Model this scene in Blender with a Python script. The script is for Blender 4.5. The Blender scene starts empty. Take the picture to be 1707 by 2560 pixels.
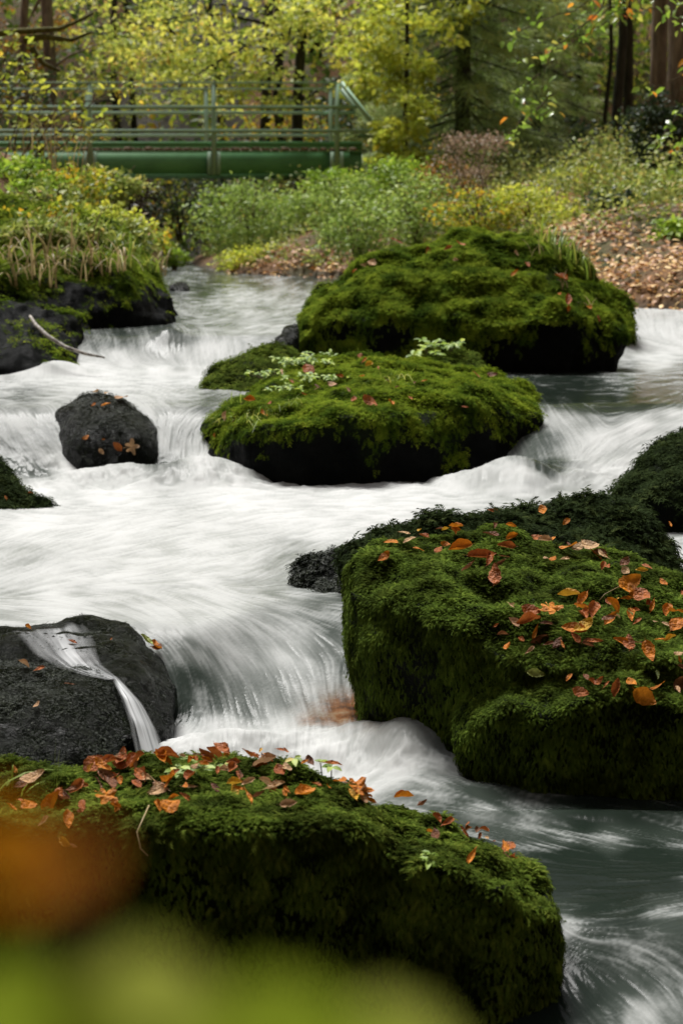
import bpy, bmesh, math, random
import numpy as np
from mathutils import Vector, Matrix
from mathutils.bvhtree import BVHTree
random.seed(7); rng = np.random.default_rng(7)
SC = bpy.context.scene; COL = SC.collection
# ------------------------------------------------------------------ camera, sky, sun, exposure
F = 5300.0; CW, CH = 1707.0, 2560.0; VH = 600.0; HC = 1.6
TH = math.atan((CH/2-VH)/F)
cam = bpy.data.cameras.new('camera'); co = bpy.data.objects.new('camera', cam); COL.objects.link(co); SC.camera = co
co.location = (0, 0, HC); co.rotation_euler = (math.pi/2-TH, 0, 0)
cam.sensor_fit = 'VERTICAL'; cam.sensor_height = 36; cam.sensor_width = 24; cam.lens = F/CH*36
cam.clip_start = 0.05; cam.clip_end = 600
cam.dof.use_dof = True; cam.dof.focus_distance = 6.9; cam.dof.aperture_fstop = 6.0
SUN_EL, SUN_AZ = 62, -22          # azimuth measured from +Y (away from the camera) towards +X
w = bpy.data.worlds.new('World'); SC.world = w; w.use_nodes = True
nt = w.node_tree; sky = nt.nodes.new('ShaderNodeTexSky'); sky.sky_type = 'NISHITA'; sky.sun_disc = False
sky.sun_elevation = math.radians(SUN_EL); sky.sun_rotation = math.radians(SUN_AZ); sky.dust_density = 3.0; sky.ozone_density = 0.6
hs = nt.nodes.new('ShaderNodeHueSaturation'); hs.inputs['Saturation'].default_value = .35     # thin cloud greys the blue
nt.links.new(sky.outputs[0], hs.inputs['Color']); nt.links.new(hs.outputs[0], nt.nodes['Background'].inputs[0]); nt.nodes['Background'].inputs[1].default_value = 0.047
sl = bpy.data.lights.new('sun', 'SUN'); so = bpy.data.objects.new('sun', sl); COL.objects.link(so)
sl.energy = 2.8; sl.angle = math.radians(26); sl.color = (1, 0.98, 0.955)
_e, _a = math.radians(SUN_EL), math.radians(SUN_AZ)
so.rotation_euler = Vector((math.sin(_a)*math.cos(_e), math.cos(_a)*math.cos(_e), math.sin(_e))).to_track_quat('Z', 'Y').to_euler()
SC.view_settings.view_transform = 'Standard'; SC.view_settings.look = 'None'; SC.view_settings.exposure = 1.34; SC.view_settings.gamma = 1
SC.cycles.max_bounces = 6; SC.cycles.diffuse_bounces = 3; SC.cycles.glossy_bounces = 2; SC.cycles.transmission_bounces = 3
SC.cycles.transparent_max_bounces = 8; SC.cycles.use_denoising = True; SC.cycles.caustics_reflective = False; SC.cycles.caustics_refractive = False
# ------------------------------------------------------------------ helpers
cT, sT = math.cos(TH), math.sin(TH)
def ray(u, v):
    a = (u-CW/2)/F; b = (CH/2-v)/F
    return np.array([a, cT+b*sT, -sT+b*cT])
def P(u, v, D):                      # photo pixel at forward distance D -> point in the world
    r = ray(u, v); return np.array([0, 0, HC]) + r*(D/r[1])
def project(p):                      # world points (N,3) -> photo pixels
    q = p-np.array([0, 0, HC]); z = q[:, 1]*cT-q[:, 2]*sT; y = q[:, 1]*sT+q[:, 2]*cT
    z = np.maximum(z, .05)
    return CW/2+F*q[:, 0]/z, CH/2-F*y/z
def S(a, b, t): 
    t = np.clip((t-a)/(b-a), 0, 1); return t*t*(3-2*t)
def _h(ix, iy, iz, seed):
    n = (ix.astype(np.int64)*374761393+iy.astype(np.int64)*668265263+iz.astype(np.int64)*2147483647+seed*974634777) & 0xffffffff
    n = ((n ^ (n >> 13))*1274126177) & 0xffffffff
    n = ((n ^ (n >> 16))*2246822519) & 0xffffffff
    return ((n ^ (n >> 15)) & 0xffffff)/16777215.0
def vnoise(p, seed=0):
    i = np.floor(p).astype(np.int64); f = p-i; f = f*f*(3-2*f); r = 0
    for dx in (0, 1):
        wx = f[:, 0] if dx else 1-f[:, 0]
        for dy in (0, 1):
            wy = f[:, 1] if dy else 1-f[:, 1]
            for dz in (0, 1):
                wz = f[:, 2] if dz else 1-f[:, 2]
                r = r+wx*wy*wz*_h(i[:, 0]+dx, i[:, 1]+dy, i[:, 2]+dz, seed)
    return r
def fbm(p, oct=4, seed=0):
    a, s, t = .5, 0, 0
    for o in range(oct):
        s = s+a*vnoise(p*2**o+o*17.3, seed+o); t += a; a *= .5
    return s/t
def unit(v): return v/np.maximum(np.linalg.norm(v, axis=-1, keepdims=True), 1e-9)
def link(name, me, mat=None, parent=None):
    o = bpy.data.objects.new(name, me); COL.objects.link(o)
    if mat: me.materials.append(mat)
    if parent: o.parent = parent
    return o
def npmesh(name, v, f, mat=None, parent=None, attrs=None, smooth=False, fattr=None):
    me = bpy.data.meshes.new(name); v = np.asarray(v, np.float32); f = np.asarray(f, np.int32); k = f.shape[1]
    me.vertices.add(len(v)); me.vertices.foreach_set('co', v.ravel())
    me.loops.add(f.size); me.loops.foreach_set('vertex_index', f.ravel())
    me.polygons.add(len(f)); me.polygons.foreach_set('loop_start', np.arange(0, f.size, k, dtype=np.int32))
    if smooth: me.polygons.foreach_set('use_smooth', np.ones(len(f), bool))
    for n, a in (attrs or {}).items():
        at = me.attributes.new(n, 'FLOAT', 'POINT'); at.data.foreach_set('value', np.asarray(a, np.float32))
    me.update(calc_edges=True); me.validate()
    return link(name, me, mat, parent)
def tag(o, label, cat, group=None, kind=None):
    if label: o['label'] = label
    if cat: o['category'] = cat
    if group: o['group'] = group
    if kind: o['kind'] = kind
    return o
def empty(name, loc, label, cat, group=None):
    o = bpy.data.objects.new(name, None); COL.objects.link(o); o.location = loc; o.empty_display_size = .1
    return tag(o, label, cat, group)
def child(o, parent):                # geometry written in world coordinates under an Empty at the thing's base
    o.parent = parent; o.matrix_parent_inverse = Matrix.Translation(parent.location).inverted(); return o
class Geo:                           # collects triangles
    def __init__(s): s.v = []; s.f = []; s.r = []; s.n = 0
    def add(s, v, f, r=None):
        v = np.asarray(v, float); s.v.append(v); s.f.append(np.asarray(f, int)+s.n); s.n += len(v)
        s.r.append(np.full(len(v), random.random()) if r is None else np.broadcast_to(r, (len(v),)))
        return s
    def tube(s, pts, rad, n=7, r=None):
        pts = np.asarray(pts, float); m = len(pts); rad = np.broadcast_to(rad, (m,))
        t = unit(np.gradient(pts, axis=0)); ref = np.array([0, 0, 1.]) if abs(t[:, 2]).mean() < .9 else np.array([1., 0, 0])
        a = unit(np.cross(t, ref)); b = np.cross(t, a); an = np.arange(n)*2*math.pi/n
        v = (pts[:, None]+rad[:, None, None]*(np.cos(an)[None, :, None]*a[:, None]+np.sin(an)[None, :, None]*b[:, None])).reshape(-1, 3)
        f = []
        for i in range(m-1):
            for j in range(n):
                p, q = i*n+j, i*n+(j+1) % n; f += [(p, q, q+n), (p, q+n, p+n)]
        for j in range(1, n-1): f += [(0, j+1, j), ((m-1)*n, (m-1)*n+j, (m-1)*n+j+1)]
        return s.add(v, f, r)
    def box(s, lo, hi, r=None):
        x0, y0, z0 = lo; x1, y1, z1 = hi
        v = [(x, y, z) for x in (x0, x1) for y in (y0, y1) for z in (z0, z1)]
        q = [(0, 1, 3, 2), (4, 6, 7, 5), (0, 4, 5, 1), (2, 3, 7, 6), (0, 2, 6, 4), (1, 5, 7, 3)]
        return s.add(v, [t for a, b, c, d in q for t in ((a, b, c), (a, c, d))], r)
    def scatter(s, tv, tf, pos, X, Z, sc, r=None):
        X = unit(X-Z*(X*Z).sum(1, keepdims=True)); Y = np.cross(Z, X); N = len(pos)
        if N == 0: return s
        sc = np.broadcast_to(np.asarray(sc, float), (N,))
        v = pos[:, None]+sc[:, None, None]*(tv[None, :, 0:1]*X[:, None]+tv[None, :, 1:2]*Y[:, None]+tv[None, :, 2:3]*Z[:, None])
        f = (np.asarray(tf)[None]+(np.arange(N)*len(tv))[:, None, None]).reshape(-1, 3)
        if r is None: r = rng.random(N)
        return s.add(v.reshape(-1, 3), f, np.repeat(r, len(tv)))
    def build(s, name, mat, parent=None, smooth=False):
        o = npmesh(name, np.concatenate(s.v), np.concatenate(s.f), mat, None, {'rnd': np.concatenate(s.r)}, smooth)
        return child(o, parent) if parent else o
def rnd_dir(n): return unit(rng.normal(size=(n, 3)))
# ------------------------------------------------------------------ materials
def new_mat(name):
    m = bpy.data.materials.new(name); m.use_nodes = True; t = m.node_tree; t.nodes.clear()
    return m, t, t.nodes.new('ShaderNodeOutputMaterial')
def nd(t, typ, **k):
    n = t.nodes.new('ShaderNode'+typ)
    for a, b in k.items(): setattr(n, a, b)
    return n
def ramp(t, src, stops, interp='LINEAR'):
    r = nd(t, 'ValToRGB'); e = r.color_ramp.elements; r.color_ramp.interpolation = interp
    while len(e) < len(stops): e.new(.5)
    for el, (p, c) in zip(e, stops): el.position = p; el.color = (*c, 1) if len(c) == 3 else c
    t.links.new(src, r.inputs[0]); return r.outputs[0]
def noise(t, scale, detail=4, rough=.55, vec=None, dist=0):
    n = nd(t, 'TexNoise'); n.inputs['Scale'].default_value = scale; n.inputs['Detail'].default_value = detail
    n.inputs['Roughness'].default_value = rough; n.inputs['Distortion'].default_value = dist
    if vec is None:
        g = nd(t, 'NewGeometry'); vec = g.outputs['Position']
    t.links.new(vec, n.inputs['Vector']); return n.outputs['Fac']
def attr(t, name):
    a = nd(t, 'Attribute'); a.attribute_name = name; return a.outputs['Fac']
def mix(t, fac, a, b, blend='MIX'):
    m = nd(t, 'Mix', data_type='RGBA', blend_type=blend)
    for sck, x in ((m.inputs[0], fac), (m.inputs[6], a), (m.inputs[7], b)):
        if hasattr(x, 'is_output'): t.links.new(x, sck)
        elif isinstance(x, (int, float)): sck.default_value = x
        else: sck.default_value = (*x, 1)
    return m.outputs[2]
def math_(t, op, a, b=None, clamp=False):
    m = nd(t, 'Math', operation=op); m.use_clamp = clamp
    for sck, x in zip(m.inputs, (a, b)):
        if x is None: continue
        if hasattr(x, 'is_output'): t.links.new(x, sck)
        else: sck.default_value = x
    return m.outputs[0]
def bump(t, h, strength=.4, dist=.02):
    b = nd(t, 'Bump'); b.inputs['Strength'].default_value = strength; b.inputs['Distance'].default_value = dist
    t.links.new(h, b.inputs['Height']); return b.outputs[0]
def bsdf(t, out, color, rough=.6, spec=.4, normal=None):
    p = nd(t, 'BsdfPrincipled')
    for k, x in (('Base Color', color), ('Roughness', rough), ('Specular IOR Level', spec)):
        if hasattr(x, 'is_output'): t.links.new(x, p.inputs[k])
        else: p.inputs[k].default_value = (*x, 1) if isinstance(x, tuple) else x
    if normal is not None: t.links.new(normal, p.inputs['Normal'])
    if out: t.links.new(p.outputs[0], out.inputs[0])
    return p
def leaf_mat(name, stops, trans=.35, rough=.5, spec=.25, patch=None):
    m, t, o = new_mat(name); c = ramp(t, attr(t, 'rnd'), stops)
    if patch: c = mix(t, ramp(t, noise(t, patch[0], 3), [(.4, (0, 0, 0)), (.62, (1, 1, 1))]), c, mix(t, 1.0, c, patch[1], 'MULTIPLY'))
    p = bsdf(t, None, c, rough, spec)
    tr = nd(t, 'BsdfTranslucent'); t.links.new(c, tr.inputs[0])
    x = nd(t, 'MixShader'); x.inputs[0].default_value = trans
    t.links.new(p.outputs[0], x.inputs[1]); t.links.new(tr.outputs[0], x.inputs[2]); t.links.new(x.outputs[0], o.inputs[0])
    return m
M = {}
def rock_mat(name, dark, light, mossc, rough=.6, spec=.06, fine=1.0):
    m, t, o = new_mat(name)
    n1 = noise(t, 9, 6, .65); n2 = noise(t, 130, 4, .75)
    c = mix(t, ramp(t, n1, [(.35, dark), (.7, light)]), (0, 0, 0), (1, 1, 1)) if False else ramp(t, n1, [(.35, dark), (.72, light)])
    c = mix(t, attr(t, 'moss'), c, ramp(t, n2, [(.35, tuple(x*.5 for x in mossc)), (.7, mossc)]))
    r = ramp(t, noise(t, 14, 4), [(.35, (rough-.22,)*3), (.65, (rough+.2,)*3)])
    bsdf(t, o, c, r, spec, bump(t, math_(t, 'ADD', math_(t, 'MULTIPLY', n1, 1.6), math_(t, 'MULTIPLY', n2, fine)), .95, .025))
    return m
M['rock'] = rock_mat('wet_mossy_rock', (.002, .003, .003), (.008, .009, .008), (.014, .024, .007))
M['rock_wet'] = rock_mat('black_wet_rock', (.0012, .0016, .0016), (.005, .0056, .0056), (.006, .009, .003), .26, .10, .7)
def G3(a): return a
M['moss_bright'] = leaf_mat('bright_moss', [(0, (0.063, 0.106, 0.007)), (.5, (0.160, 0.234, 0.018)), (1, (0.294, 0.340, 0.032))], .3, .9, .02, (5, (.30, .38, .4)))
M['moss_mid'] = leaf_mat('green_moss', [(0, (0.042, 0.072, 0.010)), (.55, (0.108, 0.163, 0.022)), (1, (0.215, 0.262, 0.039))], .3, .9, .02, (6, (.36, .36, .4)))
M['moss_dark'] = leaf_mat('dark_feathery_moss', [(0, (0.028, 0.043, 0.008)), (.6, (0.097, 0.153, 0.021)), (1, (0.203, 0.278, 0.038))], .25, .9, .03, (7, (.42, .40, .4)))
M['moss_shade'] = leaf_mat('blackish_green_moss', [(0, (0.007, 0.012, 0.005)), (.7, (0.024, 0.038, 0.011)), (1, (0.045, 0.060, 0.016))], .2, .9, .03)
M['moss_fine'] = leaf_mat('thin_dark_moss', [(0, (0.003, 0.006, 0.003)), (.7, (0.011, 0.017, 0.005)), (1, (0.025, 0.035, 0.010))], .2, .6, .2)
LC = {'o': ('orange', (.66, .23, .018)), 'r': ('rust red', (.44, .135, .030)), 'b': ('dark brown', (.20, .080, .032)),
      'y': ('yellow', (.70, .40, .035)), 't': ('pale tan', (.60, .38, .19)), 'G': ('yellow green', (.36, .42, .10)), 'g': ('pale green', (.30, .38, .13))}
def fallen_mat(k):
    nm, c = LC[k]; m, t, o = new_mat(nm.replace(' ', '_')+'_dry_leaf')
    info = nd(t, 'ObjectInfo'); tc = nd(t, 'TexCoord')
    d = tuple(x*.45 for x in c)
    cc = mix(t, ramp(t, noise(t, 2.2, 5, .65, tc.outputs['Object']), [(.38, (0, 0, 0)), (.66, (1, 1, 1))]), c, d)
    cc = mix(t, math_(t, 'MULTIPLY', info.outputs['Random'], .55), cc, tuple(x*y for x, y in zip(c, (.55, .42, .5))))
    p = bsdf(t, None, cc, .5, .15, bump(t, noise(t, 6, 3, .5, tc.outputs['Object']), .4, .1)); tr = nd(t, 'BsdfTranslucent'); t.links.new(cc, tr.inputs[0])
    x = nd(t, 'MixShader'); x.inputs[0].default_value = .22
    t.links.new(p.outputs[0], x.inputs[1]); t.links.new(tr.outputs[0], x.inputs[2]); t.links.new(x.outputs[0], o.inputs[0])
    return m
for k in LC: M['leaf_'+k] = fallen_mat(k)
M['fol_yellow'] = leaf_mat('yellow_leaves', [(0, (0.101, 0.145, 0.030)), (.4, (0.391, 0.457, 0.080)), (.8, (0.741, 0.703, 0.118)), (1, (0.683, 0.437, 0.100))], .5)
M['fol_lime'] = leaf_mat('lime_leaves', [(0, (0.207, 0.267, 0.031)), (.5, (0.414, 0.467, 0.055)), (.9, (0.621, 0.600, 0.073)), (1, (0.724, 0.500, 0.061))], .5)
M['fol_green'] = leaf_mat('green_leaves', [(0, (0.105, 0.184, 0.020)), (.6, (0.271, 0.411, 0.040)), (1, (0.500, 0.584, 0.070))], .4)
M['fol_sage'] = leaf_mat('sage_green_leaves', [(0, (0.120, 0.191, 0.035)), (.6, (0.274, 0.381, 0.075)), (.93, (0.462, 0.561, 0.119)), (1, (0.581, 0.435, 0.089))], .4)
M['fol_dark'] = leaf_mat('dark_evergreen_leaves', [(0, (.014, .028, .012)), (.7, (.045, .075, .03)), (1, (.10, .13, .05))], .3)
M['fol_orange'] = leaf_mat('orange_brown_leaves', [(0, (0.111, 0.051, 0.015)), (.5, (0.265, 0.125, 0.025)), (.85, (0.420, 0.217, 0.030)), (1, (0.376, 0.308, 0.040))], .45)
M['fol_autumn'] = leaf_mat('mixed_autumn_leaves', [(0, (0.083, 0.134, 0.020)), (.35, (0.216, 0.303, 0.034)), (.65, (0.498, 0.474, 0.040)), (.85, (0.598, 0.341, 0.029)), (1, (0.364, 0.169, 0.022))], .45)
M['fol_shade'] = leaf_mat('shade_coloured_leaves', [(0, (.012, .010, .006)), (.7, (.045, .03, .014)), (1, (.10, .055, .02))], .2)  # near-black leaf colour carries the shade of the bridge opening
M['fol_under'] = leaf_mat('undergrowth_leaves', [(0, (0.084, 0.125, 0.028)), (.5, (0.264, 0.325, 0.066)), (.8, (0.432, 0.450, 0.110)), (.93, (0.480, 0.375, 0.110)), (1, (0.408, 0.200, 0.055))], .4)
M['fol_hang'] = leaf_mat('glossy_beech_leaves', [(0, (0.108, 0.192, 0.022)), (.6, (0.264, 0.408, 0.044)), (.82, (0.408, 0.504, 0.088)), (.9, (0.720, 0.336, 0.033)), (1, (0.660, 0.192, 0.022))], .45, .28, .6)
M['needles'] = leaf_mat('spruce_needles', [(0, (0.101, 0.160, 0.056)), (.6, (0.255, 0.345, 0.103)), (1, (0.459, 0.503, 0.150))], .3)
M['straw'] = leaf_mat('dry_straw', [(0, (.20, .14, .06)), (1, (.46, .36, .18))], .3)
M['grass'] = leaf_mat('green_grass', [(0, (0.098, 0.154, 0.020)), (.7, (0.238, 0.322, 0.040)), (1, (0.504, 0.448, 0.100))], .4)
M['litter'] = leaf_mat('leaf_litter', [(0, (0.147, 0.057, 0.021)), (.35, (0.367, 0.155, 0.041)), (.7, (0.562, 0.323, 0.102)), (1, (0.708, 0.517, 0.206))], .15)
def bark_mat(name, a, b, sc=6):
    m, t, o = new_mat(name); g = nd(t, 'NewGeometry'); mp = nd(t, 'Mapping'); mp.inputs['Scale'].default_value = (1, 1, .22)
    t.links.new(g.outputs['Position'], mp.inputs['Vector']); n = noise(t, sc*2.2, 6, .65, mp.outputs[0])
    bsdf(t, o, ramp(t, n, [(.32, a), (.7, b)]), .85, .2, bump(t, n, .8, .05)); return m
M['bark'] = bark_mat('brown_bark', (.07, .052, .04), (.29, .22, .17)); M['bark_dark'] = bark_mat('dark_bark', (.014, .013, .010), (.055, .05, .036))
M['bark_moss'] = bark_mat('mossy_bark', (.04, .04, .012), (.16, .15, .03)); M['stem'] = bark_mat('stem', (.05, .04, .02), (.16, .12, .06), 20)
def plain(name, a, b, sc=8, rough=.6, spec=.4, bs=.2):
    m, t, o = new_mat(name); n = noise(t, sc, 5, .6); bsdf(t, o, ramp(t, n, [(.35, a), (.68, b)]), rough, spec, bump(t, n, bs, .01)); return m
def painted(name, base, dirt, rust):
    m, t, o = new_mat(name); c = mix(t, ramp(t, noise(t, 3.5, 6, .7), [(.42, (0, 0, 0)), (.7, (1, 1, 1))]), base, dirt)
    c = mix(t, ramp(t, noise(t, 11, 6, .75), [(.60, (0, 0, 0)), (.72, (.9, .9, .9))]), c, rust)
    bsdf(t, o, c, .5, .4); return m
M['paint'] = painted('green_bridge_paint', (.13, .33, .135), (.09, .24, .10), (.13, .09, .045))
M['paint_rail'] = painted('weathered_green_rail', (.34, .50, .36), (.26, .42, .29), (.42, .46, .36))
M['planks'] = plain('weathered_planks', (.12, .075, .05), (.42, .31, .24), 14, .8)
# ------------------------------------------------------------------ stream level and the lie of the land
def zlevel(x, y):
    z = -.2+.2*S(4.5, 5.7, y+.25*S(-.2, .6, x))
    l1 = S(-.55, -.15, x); z = z+.28*S(6.72-.14*l1, 7.25+.55*l1, y)
    z = z+.05*S(7.8, 11, y)
    r = S(.7, 1.3, x); z = z+.33*S(11.35-.75*r+.25*S(1.2, 1.9, x), 12.1+.2*r, y)
    q = S(1.4, 2.6, x); z = z+.24*S(14.95+2.1*q, 15.85+2.6*q, y)
    return z+.29*np.clip((y-16)/18, 0, 1.6)
BUMPS = [(1035, 1800, 6.38, .13, .17, .22), (760, 1850, 6.45, .05, .3, .15), (520, 1850, 6.5, .05, .2, .12), (900, 1760, 6.62, .05, .12, .1),
         (260, 1160, 11.25, .06, .3, .2), (520, 1170, 11.2, .10, .25, .25), (430, 1190, 11.1, .04, .5, .2), (1290, 1180, 10.9, .16, .28, .3),
         (140, 890, 14.9, .10, .25, .2), (420, 850, 15.7, .07, .12, .15), (450, 900, 15.0, .05, .4, .15),
         (1450, 2060, 5.75, .025, .5, .06), (1250, 2000, 6.0, .03, .3, .1), (1500, 2330, 4.95, .04, .3, .12), (80, 1380, 8.7, .04, .3, .5)]
BUMPS = [(P(u, v, D), h, rx, ry) for u, v, D, h, rx, ry in BUMPS]
def zwater(x, y):
    z = zlevel(x, y)
    for p, h, rx, ry in BUMPS: z = z+h*np.exp(-((x-p[0])/rx)**2-((y-p[1])/ry)**2)
    return z
def lerp(tab, y): return np.interp(y, [a for a, b in tab], [b for a, b in tab])
XL = [(0, -3.2), (4, -3.6), (12, -3.9), (14.5, -3.9), (16.5, -3.6), (18.5, -2.7), (20.5, -2.0), (22, -2.0), (26, -2.25), (30, -2.6), (34, -3.9), (37, -4.6), (60, -5.5)]
XR = [(0, 3.2), (4, 4), (12, 5.2), (18, 5.0), (18.9, 4.2), (19.5, 3.3), (20.5, 2.45), (24, 1.2), (28, .1), (30, -1.45), (34, -2.3), (37, -2.6), (60, -2)]
def terrain(x, y):
    zl = zlevel(x, y); a, b = lerp(XL, y), lerp(XR, y)
    dl, dr = a-x, x-b; d = np.maximum(dl, dr)
    inside = -.35*S(0, .5, -d)-.02
    far = S(14, 22, y)
    rr = 1.55*(1-np.exp(-np.maximum(dr, 0)/3.0)); rl = 2.0*(1-np.exp(-np.maximum(dl, 0)/1.4))
    z = zl+np.where(d < 0, inside, np.where(dr > dl, rr, rl)+.04)
    z = z+.52*np.maximum(y-43, 0)*S(43, 50, y)+.6*np.maximum(y-66, 0)+.30*np.maximum(np.abs(x)-11, 0)*S(18, 34, y)  # far hill steepened to keep bright sky out of the water's reflection
    z = z+1.0*np.maximum(-2.5-y, 0)+1.1*np.maximum(np.abs(x)-6.5, 0)*(1-S(14, 19, y))  # unseen slopes behind and beside the camera, added to block low skylight
    near = (1-S(2.2, 3.9, y))*S(-3.5, -2.5, y)*(1-S(6, 6.5, np.abs(x)))
    p = np.stack([x*.5, y*.5, 0*x], -1).reshape(-1, 3)
    n = (fbm(p, 4, 3).reshape(np.shape(x))-.5)
    return z*(1-near)+near*.22+n*.45*np.where(d > 0, S(0, 1.2, d), .25)
def axis(n, lo, hi, dense_lo, dense_hi):
    t = np.linspace(0, 1, n); q = np.concatenate([np.linspace(lo, dense_lo, n//6, endpoint=False), np.linspace(dense_lo, dense_hi, n-2*(n//6)), np.linspace(dense_hi, hi, n//6+1)[1:]])
    return q
gx = axis(300, -90, 90, -9, 11); gy = np.concatenate([np.linspace(-25, 3, 24, endpoint=False), np.linspace(3, 44, 330, endpoint=False), np.linspace(44, 130, 120)])
X, Y = np.meshgrid(gx, gy); Z = terrain(X, Y)
def grid_faces(nr, nc):
    i = np.arange((nr-1)*nc).reshape(nr-1, nc)[:, :-1].ravel(); return np.stack([i, i+1, i+nc+1, i+nc], 1)
m, t, o = new_mat('forest_floor')
c = ramp(t, noise(t, .9, 5, .6), [(.36, (.07, .09, .022)), (.5, (.14, .085, .035)), (.62, (.25, .13, .05))])
c = mix(t, ramp(t, noise(t, 14, 4, .7), [(.35, (0, 0, 0)), (.7, (1, 1, 1))]), mix(t, 1.0, c, (.45, .42, .4), 'MULTIPLY'), c)
sep = nd(t, 'SeparateXYZ'); gg = nd(t, 'NewGeometry'); t.links.new(gg.outputs[0], sep.inputs[0])
bsdf(t, o, mix(t, attr(t, 'bed'), c, ramp(t, noise(t, 6, 5), [(.3, (.02, .018, .012)), (.7, (.07, .06, .04))])), .85, .2, bump(t, noise(t, 20, 5, .7), .8, .05))
M['ground'] = m
xf, yf = X.ravel(), Y.ravel()
bed = S(-.15, .1, -np.maximum(lerp(XL, yf)-xf, xf-lerp(XR, yf)))
tag(npmesh('ground', np.stack([xf, yf, Z.ravel()], 1), grid_faces(*X.shape), M['ground'], None, {'bed': bed}, True), None, None, None, 'structure')
# ------------------------------------------------------------------ the stream: flow lines, foam, relief
ARW = [(480, 690, 80, 8), (620, 735, 90, -12), (450, 770, 60, 15), (700, 720, 60, -30), (600, 670, 80, 5), (800, 690, 90, 5), (560, 790, 90, -25),
 (240, 850, 25, 60), (320, 870, 10, 60), (450, 870, 5, 60), (520, 870, 15, 60), (200, 930, 100, 0), (400, 930, 100, 0), (60, 950, 100, 5),
 (50, 990, 80, -25), (220, 965, 80, -20), (420, 985, 90, 20), (520, 1015, 90, -30), (300, 940, 100, 4),
 (20, 1060, 45, 80), (100, 1150, 50, 80), (60, 1180, 45, 80), (150, 1050, 30, 70), (180, 1140, 45, 70), (400, 1020, 40, 60), (440, 1090, -12, 80), (470, 1050, -45, 55), (420, 1150, -5, 80), (510, 1140, 25, 70),
 (1350, 1060, 30, 70), (1400, 1090, 35, 70), (1370, 1140, 20, 80), (1460, 1060, 40, 50), (1600, 1060, -80, 45), (1500, 1120, -80, 55), (1420, 1190, -95, 40), (1250, 1215, -100, 15), (1120, 1200, -100, -15), (1680, 1030, -80, 30), (1450, 950, 100, -4), (1600, 980, 100, -18), (1640, 900, 100, 0), (1650, 810, 12, 50), (1560, 870, 80, 20),
 (900, 1270, -100, 12), (700, 1240, -100, -8), (400, 1220, -100, 5), (150, 1250, 90, 10), (600, 1310, -100, 22), (300, 1350, -100, 38), (100, 1400, -90, 45), (40, 1470, -90, 45), (450, 1400, -100, 35), (720, 1380, -80, 45), (660, 1430, -60, 30), (250, 1450, -100, 10), (30, 1520, 100, 10), (200, 1520, 100, 14),
 (380, 1540, 90, 45), (450, 1590, 70, 75), (470, 1700, 22, 90), (530, 1650, 55, 85), (620, 1620, 65, 80), (560, 1500, 80, 35), (600, 1760, 30, 90), (700, 1700, 50, 90), (750, 1580, 75, 65), (700, 1500, 90, 25), (830, 1500, 90, 12), (850, 1560, 90, 25), (840, 1630, 55, 60), (800, 1780, 30, 80), (880, 1660, -45, 70), (900, 1720, 50, 60), (860, 1730, -10, 60),
 (460, 1850, 60, -60), (620, 1850, 20, 90), (800, 1860, -20, 90), (960, 1830, -50, 60), (1030, 1790, 60, 25), (1110, 1840, 40, 80), (900, 1930, -70, 50), (1080, 1910, 80, 30),
 (1200, 1990, 90, 35), (1150, 2040, 100, 20), (1350, 2060, 90, 35), (1500, 2095, 90, 30), (1650, 2060, 90, 25), (1500, 1990, 100, 2), (1600, 2180, 100, -10), (1450, 2200, 100, 5), (1450, 2290, 100, -5), (1600, 2290, -90, 35), (1697, 2286, 90, -35), (1398, 2340, 50, 60), (1480, 2360, 90, 10), (1425, 2450, 40, 70), (1561, 2410, 85, 30), (1670, 2395, 75, 45), (1697, 2503, 45, 85), (1534, 2503, 60, 60), (1400, 2490, 35, 85), (1620, 2470, 60, 65)]
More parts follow.
